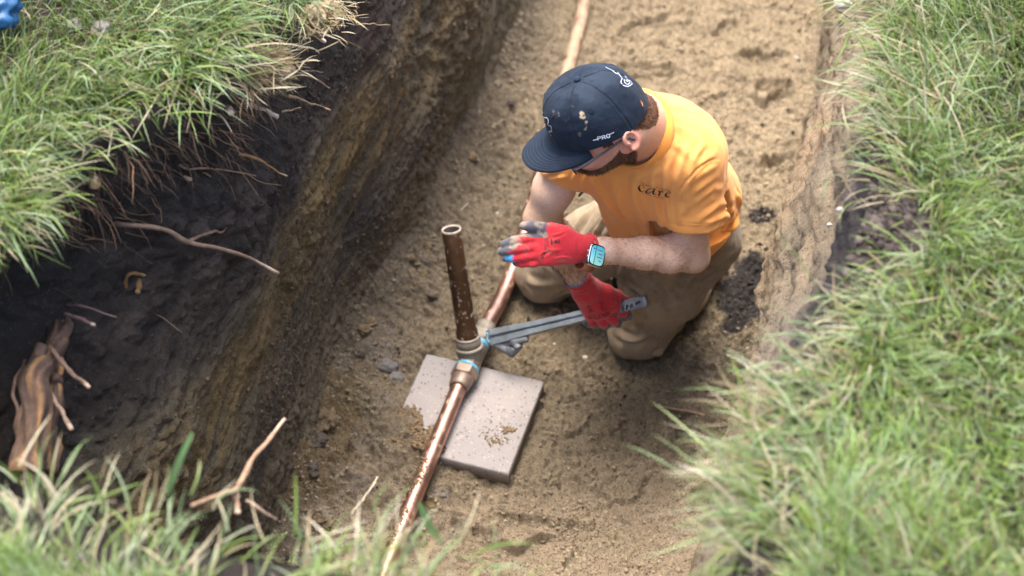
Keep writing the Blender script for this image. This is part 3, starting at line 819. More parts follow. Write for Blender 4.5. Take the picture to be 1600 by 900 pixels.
clod(1316, 4, 1.17, .018, .013, .012, (.42, .40, .37), 'whitish stone on the right bank at the top of the picture', 'stone', 'stone', seed=21, rough=.25)
clod(1155, 638, .008, .030, .018, .008, (.27, .215, .15), 'smooth flat stone pressed in the sand by the right grass', 'stone', 'stone', seed=22, rough=.12)

def debris():
    r = np.random.default_rng(44)
    words = ['first', 'second', 'third', 'fourth', 'fifth', 'sixth', 'seventh', 'eighth', 'ninth', 'tenth', 'eleventh', 'twelfth', 'thirteenth', 'fourteenth', 'fifteenth', 'sixteenth', 'seventeenth', 'eighteenth', 'nineteenth']
    ylist = sorted(list(r.uniform(-1.02, .05, 15)) + list(r.uniform(.05, .7, 4)))
    for i, y in enumerate(ylist):
        x = float(base_x(np.array([y]))[0]) + abs(r.normal()) * .05 + .018
        sz = r.uniform(.009, .020) * (1.2 if y < -.4 else .85); z = float(floor_h(np.array([x]), np.array([y]))[0]) + sz * .12
        v0, f0 = S4; s_ = i * 3 + 100
        n_ = fbm(v0[:, 0] * 2.1 + i, v0[:, 1] * 2.1, v0[:, 2] * 2.1 + 9, oct=5, seed=s_, gain=.68)
        d = 1 + .85 * n_
        v = v0 * d[:, None] * np.array([sz * r.uniform(.9, 1.5), sz * r.uniform(.8, 1.3), sz * .75]); pal = [(.115, .085, .052), (.14, .105, .062), (.155, .11, .05), (.085, .070, .055), (.12, .098, .07)]
        c = np.array(pal[r.integers(0, 5)])[None] * (1 + .8 * n_ + .3 * fbm(v0[:, 0] * 9, v0[:, 1] * 9, v0[:, 2] * 9 + i, oct=2, seed=s_))[:, None]
        p = np.array([x, y, z]); o = part('soil_clod', v + p, f0, M['crumb'], None, np.clip(c, .02, 1), loc=p - [0, 0, sz * .5]); tag(o, words[i] + ' brown crumbly clod from the foreground along the foot of the left wall', 'clod', 'clods fallen along the foot of the left wall')
debris()

def wall_crumbs():
    r = np.random.default_rng(61); n = 26000
    Y = r.uniform(-1.5, 1.3, n); Z = r.uniform(.03, 1.22, n); k = r.uniform(0, 1, n) < .08 + .9 * sst(.05, .45, fbm(Y * 4, Z * 7, oct=3, seed=62)); Y, Z = Y[k], Z[k]
    X = left_x(Y, Z); R = .0013 + .0055 * r.uniform(0, 1, len(X)) ** 4
    low = mixc((.075, .055, .033), (.12, .090, .056), r.uniform(0, 1, len(X))); c = mixc(low, (.040, .032, .027), sst(.70, .80, Z + .05 * fbm(Y * 2.4, Z * 3.2, oct=3, seed=120)))
    v, f, c = crumbs(np.stack([X, Y, Z], -1), R, c, 63); tag(part('soil_crumbs', v, f, M['crumb'], None, c), 'crumbs and grit clinging to the left trench wall', 'soil', kind='stuff')
    n = 9000; y = r.uniform(-1.35, -.3, n); x = rim_xr(y) + r.uniform(-.005, .14, n); R = .0018 + .0075 * r.uniform(0, 1, n) ** 4; z = lawn_h(x, y) + R * .2
    c = mixc((.034, .027, .024), (.11, .09, .075), r.uniform(0, 1, n) ** 3)
    v, f, c = crumbs(np.stack([x, y, z], -1), R, c, 64); tag(part('soil_crumbs', v, f, M['crumb'], None, c), 'dark loose topsoil crumbs on the bare edge of the right bank', 'soil', kind='stuff')
wall_crumbs()

# ------------------------------------------------------------------ distance-field bodies
class Field:
    """smooth union of round cones and ellipsoids on a voxel grid, meshed with surface nets"""
    def __init__(s, lo, hi, h, big=0.06):
        s.lo = np.array(lo, float); s.h = h
        s.n = np.ceil((np.array(hi) - s.lo) / h).astype(int) + 1
        s.a = np.full(s.n, big, np.float32)
        s.ax = [(s.lo[i] + np.arange(s.n[i]) * h).astype(np.float32) for i in range(3)]
    def box(s, lo, hi, pad):
        i0 = np.maximum(np.floor((np.array(lo) - pad - s.lo) / s.h).astype(int), 0)
        i1 = np.minimum(np.ceil((np.array(hi) + pad - s.lo) / s.h).astype(int) + 1, s.n)
        if np.any(i1 <= i0): return None
        sl = tuple(slice(a, b) for a, b in zip(i0, i1))
        X = s.ax[0][sl[0]][:, None, None]; Y = s.ax[1][sl[1]][None, :, None]; Z = s.ax[2][sl[2]][None, None, :]
        return sl, X, Y, Z
    def put(s, sl, d, k, sub=False):
        a = s.a[sl]
        if sub:
            if k <= 0: s.a[sl] = np.maximum(a, -d); return
            hh = np.clip(0.5 - 0.5 * (a + d) / k, 0, 1); s.a[sl] = a * (1 - hh) - d * hh + k * hh * (1 - hh)
            return
        if k <= 0: s.a[sl] = np.minimum(a, d); return
        hh = np.clip(0.5 + 0.5 * (a - d) / k, 0, 1)
        s.a[sl] = a * (1 - hh) + d * hh - k * hh * (1 - hh)
    def cone(s, a, b, ra, rb, k=0.02, flat=None, sub=False):
        """flat = (direction, factor): thinner along direction"""
        a, b = np.array(a, float), np.array(b, float)
        r = max(ra, rb); g = s.box(np.minimum(a, b) - r, np.maximum(a, b) + r, k * 1.5 + 3 * s.h)
        if g is None: return
        sl, X, Y, Z = g
        ab = b - a; L2 = float(ab @ ab) + 1e-12
        px_, py_, pz_ = X - a[0], Y - a[1], Z - a[2]
        t = np.clip((px_ * ab[0] + py_ * ab[1] + pz_ * ab[2]) / L2, 0, 1)
        qx, qy, qz = px_ - t * ab[0], py_ - t * ab[1], pz_ - t * ab[2]
        if flat is not None:
            n, fct = nrm(flat[0]), flat[1]; w = qx * n[0] + qy * n[1] + qz * n[2]
            m = w * (1 / fct - 1)
            qx, qy, qz = qx + m * n[0], qy + m * n[1], qz + m * n[2]
            d = np.sqrt(qx * qx + qy * qy + qz * qz) - (ra + (rb - ra) * t)
            d = d * (0.5 + 0.5 * fct)
        else:
            d = np.sqrt(qx * qx + qy * qy + qz * qz) - (ra + (rb - ra) * t)
        s.put(sl, d, k, sub)
    def chain(s, pts, rs, k=0.012, **kw):
        for i in range(len(pts) - 1): s.cone(pts[i], pts[i + 1], rs[i], rs[i + 1], k, **kw)
    def ell(s, c, axes, rad, k=0.02, sub=False):
        c = np.array(c, float); R = max(rad); g = s.box(c - R, c + R, k * 1.5 + 3 * s.h)
        if g is None: return
        sl, X, Y, Z = g; X, Y, Z = X - c[0], Y - c[1], Z - c[2]
        k0 = 0; k1 = 0
        for e, r in zip(axes, rad):
            w = (X * e[0] + Y * e[1] + Z * e[2]) / r; k0 = k0 + w * w; k1 = k1 + (w / r) ** 2
        k0 = np.sqrt(k0); d = k0 * (k0 - 1) / (np.sqrt(k1) + 1e-9)
        s.put(sl, d, k, sub)
    def plane(s, o, n, lo=None, hi=None):
        """remove everything on the +n side (inside the optional box)"""
        lo = s.lo if lo is None else lo; hi = (s.lo + s.n * s.h) if hi is None else hi
        g = s.box(lo, hi, 0)
        if g is None: return
        sl, X, Y, Z = g; n = nrm(n)
        d = (X - o[0]) * n[0] + (Y - o[1]) * n[1] + (Z - o[2]) * n[2]
        s.a[sl] = np.maximum(s.a[sl], d)
    def mesh(s):
        A = s.a; ins = A < 0
        nx, ny, nz = A.shape
        cnt = np.zeros((nx - 1, ny - 1, nz - 1), np.uint8)
        for i in (0, 1):
            for j in (0, 1):
                for k in (0, 1):
                    cnt += ins[i:nx - 1 + i, j:ny - 1 + j, k:nz - 1 + k]
        act = (cnt > 0) & (cnt < 8)
        ci = np.argwhere(act); idx = np.full(act.shape, -1, np.int32); idx[act] = np.arange(len(ci))
        acc = np.zeros((len(ci), 3)); w = np.zeros(len(ci))
        cor = [(i, j, k) for i in (0, 1) for j in (0, 1) for k in (0, 1)]
        for a in cor:
            for ax in range(3):
                if a[ax] == 1: continue
                b = list(a); b[ax] = 1
                va = A[ci[:, 0] + a[0], ci[:, 1] + a[1], ci[:, 2] + a[2]]; vb = A[ci[:, 0] + b[0], ci[:, 1] + b[1], ci[:, 2] + b[2]]
                m = (va < 0) != (vb < 0)
                t = np.where(m, va / np.where(m, va - vb, 1), 0)
                p = np.array(a, float)[None] + t[:, None] * (np.array(b) - np.array(a))[None]
                acc += np.where(m[:, None], p, 0); w += m
        V = s.lo + (ci + acc / np.maximum(w, 1)[:, None]) * s.h
        Q = []
        for ax in range(3):
            o = [(1, 2), (2, 0), (0, 1)][ax]
            sa = [slice(None)] * 3; sb = [slice(None)] * 3
            sa[ax] = slice(0, -1); sb[ax] = slice(1, None)
            cr = ins[tuple(sa)] != ins[tuple(sb)]
            e = np.argwhere(cr); u, v = o
            e = e[(e[:, u] > 0) & (e[:, v] > 0) & (e[:, u] < A.shape[u] - 1) & (e[:, v] < A.shape[v] - 1)]
            du = np.zeros(3, int); dv = np.zeros(3, int); du[u] = 1; dv[v] = 1
            g = lambda c: idx[c[:, 0], c[:, 1], c[:, 2]]
            q = np.stack([g(e - du - dv), g(e - dv), g(e), g(e - du)], -1)
            fl = ins[e[:, 0], e[:, 1], e[:, 2]]
            q[~fl] = q[~fl][:, ::-1]
            Q.append(q)
        Q = np.concatenate(Q); Q = Q[(Q >= 0).all(1)]
        return V, Q
def vnormals(V, Q):
    n = np.cross(V[Q[:, 2]] - V[Q[:, 0]], V[Q[:, 3]] - V[Q[:, 1]])
    N = np.zeros_like(V)
    for i in range(4): 
        for c in range(3): N[:, c] += np.bincount(Q[:, i], n[:, c], len(V))
    return N / (np.linalg.norm(N, axis=1)[:, None] + 1e-12)
def smooth_mesh(V, Q, it=2, lam=0.5):
    E = np.concatenate([Q[:, [0, 1]], Q[:, [1, 2]], Q[:, [2, 3]], Q[:, [3, 0]]]); 
    a = np.concatenate([E[:, 0], E[:, 1]]); b = np.concatenate([E[:, 1], E[:, 0]])
    deg = np.bincount(a, minlength=len(V))[:, None] + 1e-9
    for _ in range(it):
        S = np.stack([np.bincount(a, V[b, c], len(V)) for c in range(3)], -1)
        V = V + lam * (S / deg - V)
    return V
def seg_dist(V, pts):
    """distance to a polyline and the position along it (0..1)"""
    P = np.asarray(pts, float); best = np.full(len(V), 9.0); tt = np.zeros(len(V)); L = len(P) - 1
    for i in range(L):
        a, b = P[i], P[i + 1]; ab = b - a; t = np.clip((V - a) @ ab / (ab @ ab), 0, 1)
        d = np.linalg.norm(V - a - t[:, None] * ab, axis=1); m = d < best
        best = np.where(m, d, best); tt = np.where(m, (i + t) / L, tt)
    return best, tt

# ------------------------------------------------------------------ pose: the joints of the kneeling worker
J = dict(
    pel=at(1062, 350, .42), hipL=at(1074, 375, .38), hipR=at(1010, 340, .40), kL=at(1000, 508, .085), kR=at(850, 430, .075),
    anL=at(1085, 395, .07), anR=at(1010, 408, .07),
    chest=at(1018, 262, .73), nbase=at(1002, 201, .90), shL=at(1076, 246, .835), shR=at(885, 246, .77),
    elL=at(1082, 399, .575), wrL=at(944, 392, .67), elR=at(846, 342, .60), wrR=at(900, 430, .43))
HC = at(943, 191, .985)
hu = camv(-.37, .63, .68)
hf0 = camv(-.86, -.50, .0); hf = nrm(hf0 - hu * (hf0 @ hu)); hl = np.cross(hu, hf)       # up, forward, his left
def hp(f, l, u): return HC + hf * f + hl * l + hu * u
spine = nrm(J['nbase'] - J['pel'])
lat = nrm(J['shL'] - J['shR']); tf = nrm(np.cross(lat, spine)); 
if tf @ (-heading) < 0: tf = -tf
wdir = nrm(J['wrL'] - J['elL'])

# ---- skin
M['skin'] = simple('skin', None, rough=0.55, attr=True, nscale=210, namt=0.16, bscale=700, bstr=0.4, bdist=0.0008, sss=0.05, spec=0.3)
person = thing('person', 'kneeling worker in orange shirt, navy cap and red gloves', 'person', (J['pel'][0], J['pel'][1], 0.0))
def build_body():
    lo = np.array([-0.02, -0.62, -0.0]); hi = np.array([0.72, 0.28, 1.14])
    S = Field(lo, hi, 0.0030)
    # head
    S.ell(hp(-.004, 0, .020), (hf, hl, hu), (.086, .077, .080), .0)
    S.ell(hp(.030, 0, -.028), (hf, hl, hu), (.056, .056, .054), .03)
    S.cone(hp(.050, .026, -.060), hp(-.010, .056, -.030), .017, .014, .025); S.cone(hp(.050, -.026, -.060), hp(-.010, -.056, -.030), .017, .014, .025)
    S.ell(hp(.066, 0, -.069), (hf, hl, hu), (.018, .022, .013), .02)
    for s in (1, -1):
        S.ell(hp(.066, .036 * s, -.030), (hf, hl, hu), (.020, .022, .016), .015)       # cheek bone
        S.ell(hp(.078, .030 * s, .016), (hf, hl, hu), (.012, .022, .007), .010)        # brow
        S.ell(hp(.088, .031 * s, -.002), (hf, hl, hu), (.012, .014, .009), .006, sub=True)
        S.ell(hp(.078, .031 * s, -.002), (hf, hl, hu), (.011, .012, .011), .003)
    S.cone(hp(.088, 0, .010), hp(.112, 0, -.030), .007, .011, .010)                      # nose
    S.cone(hp(.100, .011, -.034), hp(.100, -.011, -.034), .007, .007, .006)
    S.cone(hp(.088, .016, -.051), hp(.088, -.016, -.051), .006, .0065, .005)            # lips
    S.cone(hp(.086, .015, -.058), hp(.086, -.015, -.058), .006, .0065, .004)
    # ears: shell, rim and lobe
    for s in (1, -1):
        ef, eu = nrm(hf * .35 * 0 + hf - hu * .18), nrm(hu + hf * .18); el = hl * s
        c = hp(-.020, .079 * s, -.004); tl = nrm(el - hf * .45 * 1); fx = nrm(np.cross(eu, tl)); 
        S.ell(c, (fx, eu, tl), (.0150, .0245, .0070), .006)
        ring = [c + fx * (.0138 * math.cos(a)) * (1 if s > 0 else 1) + eu * (.0222 * math.sin(a)) + tl * .006 for a in np.linspace(-2.2, 2.9, 16)]
        S.chain(ring, [.0036] * 16, .002)
        S.ell(c + tl * .009 + eu * .004, (fx, eu, tl), (.0080, .0145, .0060), .003, sub=True)
        S.ell(c - eu * .020 + tl * .003, (fx, eu, tl), (.007, .009, .0055), .005)
        S.ell(c + tl * .006 - eu * .002 - fx * .008 * np.sign(fx @ -hf), (fx, eu, tl), (.0038, .0055, .0035), .003)
    # neck
    S.cone(hp(-.030, 0, -.035), J['nbase'] + spine * -.01, .060, .066, .03)
    S.cone(hp(-.045, .020, -.02), J['nbase'] - tf * .02, .042, .055, .03)
    # core below the clothes
    S.cone(J['chest'] + spine * .05, J['pel'] + spine * .08, .115, .115, .04, flat=(tf, .8))
    S.cone(J['shL'], J['shR'], .045, .045, .04)
    S.cone(J['pel'], (J['hipL'] + J['hipR']) / 2, .11, .10, .03)
    for s in 'LR':
        S.cone(J['hip' + s], J['k' + s], .070, .045, .03); S.cone(J['k' + s] + [0, 0, .0], J['an' + s], .045, .035, .02)
    # left arm
    e, w = J['elL'], J['wrL']; sh = J['shL']
    m = e * .45 + w * .55
    S.chain([sh, sh * .5 + e * .5, e], [.047, .041, .035], .02)
    S.chain([e, e * .72 + w * .28 + np.array([0, 0, .000]), m, w], [.033, .0375, .032, .0262], .02, flat=(camv(0, .2, 1), .92))
    S.ell(e + nrm(e - w) * .010 + nrm(e - sh) * .012, np.eye(3), (.018, .018, .018), .02)
    S.cone(w, at_d(905, 388, depth_of(w) + .0), .026, .024, .015)
    # right arm
    e, w = J['elR'], J['wrR']; sh = J['shR']
    S.chain([sh, sh * .5 + e * .5, e], [.046, .0425, .037], .02)
    S.chain([e, e * .7 + w * .3, e * .4 + w * .6, w], [.036, .0385, .0315, .0245], .02)
    S.cone(w, at(925, 462, .35), .0240, .022, .015)
    V, Q = S.mesh(); V = smooth_mesh(V, Q, 1, .4)
    N = vnormals(V, Q)
    # colour: pale skin, flushed face, ear and neck, auburn roots of hair and beard
    n1 = fbm(V[:, 0] * 22, V[:, 1] * 22, V[:, 2] * 22, oct=3, seed=700); n2 = fbm(V[:, 0] * 120, V[:, 1] * 120, V[:, 2] * 120, oct=2, seed=701)
    c = np.tile(np.array([.70, .495, .375]), (len(V), 1))
    c = mixc(c, (.62, .37, .27), np.clip(.3 + .9 * n1, 0, 1) * .65)
    q = V - HC; qf, ql, qu = q @ hf, q @ hl, q @ hu
    headm = np.linalg.norm(q, axis=1) < .155
    nk = sst(.18, .12, np.linalg.norm(V - (J['nbase'] * .6 + HC * .4), axis=1))
    c = mixc(c, (.66, .32, .20), nk * .7)
    c = mixc(c, (.56, .25, .18), headm * sst(-.01, .03, qf) * .8)
    ear = (np.abs(ql) > .073) & (np.abs(qf + .020) < .03) & (np.abs(qu + .01) < .045)
    c = mixc(c, (.66, .27, .20), ear * .75)
    # forearm freckles / hair
    fa = sst(.07, .05, seg_dist(V, [J['elR'], J['wrR']])[0]); c = mixc(c, (.48, .30, .20), fa * (.35 + .45 * n2))
    beard = headm & ~ear & (qu < -.030 - .25 * np.maximum(.055 - qf, -.01) * 0 + np.interp(qf, [-.02, .0, .02, .045, .07, .10], [.026, .014, -.004, -.020, -.026, -.024])) & (qf > -.024) & (qu > -.14)
    beard &= ~((np.abs(qu + .0545) < .006) & (np.abs(ql) < .016) & (qf > .07))
    hair = headm & ~ear & (qu > -.045) & (qf < np.interp(qu, [-.045, 0, .05], [-.045, -.022, .05])) & (qu > np.interp(qf, [-.09, -.03], [-.040, .012]) * 1) 
    side = headm & ~ear & (qf > -.02) & (qf < .03) & (qu > .0)
    c[beard] = np.array([.085, .036, .016]) * (1 + .4 * n2[beard])[:, None]
    c[hair | side] = np.array([.085, .038, .018]) * (1 + .4 * n2[hair | side])[:, None]
    lip = headm & (np.abs(qu + .0545) < .006) & (np.abs(ql) < .02) & (qf > .07); c[lip] = (.42, .16, .13)
    for s in (1, -1):
        d = np.linalg.norm(V - hp(.078, .031 * s, -.002), axis=1); lid = (d < .0125) & (qu < .0035) & (qu > -.006); c[lid] = (.42, .24, .19)
        c[(d < .0125) & (qu <= -.003) & (qu > -.0052)] = (.05, .03, .02)
        bm = headm & (np.abs(qu - .020 - .004 * np.abs(ql) / .03) < .005) & (np.abs(ql - .032 * s) < .021) & (qf > .06); c[bm] = (.10, .045, .025)
    o = part('body', V, Q, M['skin'], person, np.clip(c, .01, 1))
    # short hair standing off beard, nape and temple
    rr = np.random.default_rng(77)
    def fuzz(mask, name, L, wd, colr, n, droop):
        I = np.nonzero(mask)[0]; I = rr.choice(I, n)
        P = V[I] + rr.normal(0, .0010, (n, 3)); D = N[I] * .55 + np.array(droop) + rr.normal(0, .33, (n, 3)); D /= np.linalg.norm(D, axis=1)[:, None]
        S_ = np.cross(D, rr.normal(size=(n, 3))); S_ /= np.linalg.norm(S_, axis=1)[:, None]
        l = L * rr.uniform(.5, 1.25, (n, 1)); w = wd
        m_ = P + D * l * .55 + S_ * 0; t_ = P + D * l + np.array(droop) * l * .35
        VV = np.stack([P - S_ * w, P + S_ * w, m_ + S_ * w * .8, m_ - S_ * w * .8, t_], 1).reshape(-1, 3)
        b = np.arange(n)[:, None] * 5
        cc = np.repeat(np.array(colr)[None] * rr.uniform(.55, 1.7, (n, 1)), 5, 0)
        return part(name, VV, [b + np.array([[0, 1, 2, 3]]), b + np.array([[3, 2, 4]])], M['hair'], person, cc)
    M['hair'] = simple('short_hair', None, rough=0.5, attr=True, nscale=30, namt=.1, bstr=0, spec=.5)
    fuzz(beard & (N @ hf > -.9), 'beard', .0055, .00045, (.125, .050, .020), 9000, -hu * .5)
    fuzz((hair | side) & (qu < .06), 'hair', .0035, .0004, (.125, .052, .024), 7000, -hu * .35 - hf * .2)
    av = (seg_dist(V, [J['elR'], J['wrR']])[0] < .055) & (seg_dist(V, [J['elR'], J['wrR']])[1] > .05); fuzz(av, 'arm_hair', .011, .00028, (.15, .08, .045), 3600, nrm(J['wrR'] - J['elR']) * .9)
    av = (seg_dist(V, [J['elL'], J['wrL']])[0] < .055) & (seg_dist(V, [J['elL'], J['wrL']])[1] > .1); fuzz(av, 'arm_hair', .010, .00024, (.30, .18, .10), 2600, nrm(J['wrL'] - J['elL']) * .9)
    return V, Q
bodyV, bodyQ = build_body()

# ---- trousers
M['trousers'] = simple('canvas_trousers', None, rough=0.9, attr=True, nscale=45, namt=0.16, bscale=1300, bstr=0.35, bdist=0.0006, sheen=0.15, spec=.25)
def creases(V, N, items, Q=None):
    """items: (polyline, width, height); soft ridges and grooves of folded cloth, laid on the nearest surface"""
    D = np.zeros(len(V)); bv = BVHTree.FromPolygons([Vector(p) for p in V], Q.tolist()) if Q is not None else None
    for pts, w, hgt in items:
        P = spline(pts, max(8, 4 * len(pts)))
        if bv is not None:
            H = [bv.ray_cast(Vector(CP), Vector(nrm(q - CP)))[0] for q in P]; P = np.array([np.array(h) for h in H if h is not None])
            if len(P) < 3: continue
            P = spline(P[::2], len(P)) if len(P) > 4 else P
        d, t = seg_dist(V, P)
        env = np.sin(np.clip(t, .02, .98) * np.pi) ** .6
        q = d / w
        D += hgt * env * (np.exp(-q * q) - .55 * np.exp(-((q - 1.5) / .8) ** 2))
    return V + N * D[:, None]
def build_trousers():
    lo = np.array([-0.02, -0.30, -0.01]); hi = np.array([0.72, 0.32, 0.58])
    S = Field(lo, hi, 0.0035)
    hL, hR, kL, kR, aL, aR = (J[k] for k in ('hipL', 'hipR', 'kL', 'kR', 'anL', 'anR'))
    S.cone(J['pel'] + spine * .03, (hL + hR) / 2, .122, .126, .03)
    S.cone(hL + [0, .02, -.01], hL * .5 + kL * .5, .120, .096, .04); S.cone(hL * .5 + kL * .5, kL, .096, .072, .03)
    S.ell(kL + [.0, -.01, -.008], np.eye(3), (.076, .074, .072), .02)
    S.chain([kL + [.02, .03, -.01], kL * .5 + aL * .5 + [.03, 0, .0], aL + [.03, .0, 0]], [.066, .066, .052], .02)
    S.cone(hR + [.02, 0, -.0], hR * .5 + kR * .5 + [0, 0, .015], .112, .084, .04); S.cone(hR * .5 + kR * .5 + [0, 0, .015], kR + [0, 0, .01], .084, .066, .03)
    S.ell(kR + [.0, 0, .0], np.eye(3), (.070, .066, .066), .02)
    S.chain([kR + [.01, .01, -.01], kR * .5 + aR * .5, aR], [.060, .062, .050], .02)
    S.plane(np.array([0, 0, .004]), (0, 0, -1))
    V, Q = S.mesh(); V = smooth_mesh(V, Q, 2, .5); N = vnormals(V, Q)
    def L(*p): return [at(a, b, z) for a, b, z in p]
    it = [
        (L((980, 440, .25), (1000, 455, .22), (1015, 475, .19)), .006, .006), (L((1005, 435, .27), (1030, 450, .25), (1040, 470, .2)), .007, .006),
        (L((1125, 440, .26), (1085, 500, .18), (1040, 545, .10)), .010, .008), (L((1140, 420, .30), (1105, 470, .22), (1060, 530, .12)), .009, .007),
        (L((1120, 400, .34), (1080, 430, .3), (1060, 470, .22)), .012, .006), (L((1100, 490, .16), (1060, 530, .10), (1020, 555, .05)), .007, .006),
        (L((965, 520, .1), (990, 530, .12), (1020, 520, .13)), .010, .006), (L((985, 400, .3), (970, 430, .24), (975, 470, .18)), .009, .006),
        (L((890, 470, .05), (925, 452, .08), (970, 425, .1)), .006, .007), (L((870, 462, .06), (905, 447, .10), (950, 432, .12)), .006, .006),
        (L((930, 320, .38), (900, 360, .3), (880, 395, .2)), .010, .008), (L((950, 330, .38), (925, 375, .3), (900, 410, .2)), .008, .007),
        (L((905, 310, .36), (880, 350, .28), (860, 390, .2)), .009, .006), (L((975, 350, .38), (950, 390, .3), (935, 420, .22)), .009, .007),
        (L((1000, 380, .4), (1030, 400, .38), (1080, 405, .36)), .010, .007), (L((820, 440, .1), (850, 445, .12), (880, 440, .12)), .012, .004),
    ]
    it = [(a_, b_ * 1.0, c_ * 1.7) for a_, b_, c_ in it] + [(L((1126, 388, .3), (1100, 450, .2), (1052, 532, .1)), .0018, -.0022), (L((875, 470, .05), (905, 452, .08), (945, 425, .1)), .0016, -.002), (L((1010, 400, .3), (1045, 415, .3), (1100, 412, .3)), .0016, -.002)]
    V = creases(V, N, it, Q)
    V = V + N * (0.0050 * fbm(V[:, 0] * 16, V[:, 1] * 16, V[:, 2] * 16, oct=3, seed=720) + .0030 * ridge(V[:, 0] * 20, V[:, 1] * 20, V[:, 2] * 14, oct=2, seed=721))[:, None]
    V[:, 2] = np.maximum(V[:, 2], .002)
    n1 = fbm(V[:, 0] * 9, V[:, 1] * 9, V[:, 2] * 9, oct=4, seed=722); n2 = fbm(V[:, 0] * 60, V[:, 1] * 60, V[:, 2] * 60, oct=3, seed=723)
    c = mixc((.33, .255, .168), (.28, .218, .146), sst(-.3, .3, n1))
    for k, r in ((kL, .075), (kR, .07)):
        g = sst(r * 1.4, r * .6, np.linalg.norm(V - k - np.array([0, -.01, .02]), axis=1)); c = mixc(c, (.27, .215, .15), g * sst(-.2, .4, n2 + .3 * n1) * .8)
    c = mixc(c, (.16, .12, .08), sst(.12, .42, n2 * .6 + n1 * .6) * .5)
    for (px, py, z, sx) in [(997, 528, .15, .022), (1008, 540, .13, .016), (990, 515, .15, .012), (820, 448, .12, .012)]:
        g = sst(sx, sx * .3, np.linalg.norm(V - at(px, py, z), axis=1) + .012 * n2); c = mixc(c, (.44, .38, .29), g * .6)
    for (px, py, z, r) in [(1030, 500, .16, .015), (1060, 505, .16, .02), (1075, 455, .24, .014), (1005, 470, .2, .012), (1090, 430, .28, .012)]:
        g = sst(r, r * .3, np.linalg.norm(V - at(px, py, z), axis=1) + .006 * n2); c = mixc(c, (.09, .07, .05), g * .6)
    part('trousers', V, Q, M['trousers'], person, np.clip(c, .01, 1))
    return V, Q
trV, trQ = build_trousers()
# boots, mostly hidden under him
M['boot'] = simple('black_boot', (.018, .018, .02), rough=.55, nscale=60, namt=.3, bscale=300, bstr=.3)
for s, a, d in (('R', J['anR'] + np.array([-.015, -.03, -.0]), nrm(at(962, 428, .06) - J['anR'])), ('L', J['anL'], nrm(J['anL'] - J['kL']))):
    S = Field(a - .22, a + .22, .004)
    sole = np.array([0, 0, -1.0]); d = nrm(d * [1, 1, 0])
    if s == 'L': d = nrm(d + np.array([0.0, .3, 0]))
    if s == 'R':
        a = at(985, 425, .07); d = nrm(np.array([.8, .5, 0]))
    S.cone(a - d * .03, a + d * .03, .040, .042, .02); S.cone(a + d * .03, a + d * .15, .040, .034, .02); S.plane(np.array([0, 0, .006]), (0, 0, -1))
    V, Q = S.mesh(); part('boot', V, Q, M['boot'], person)

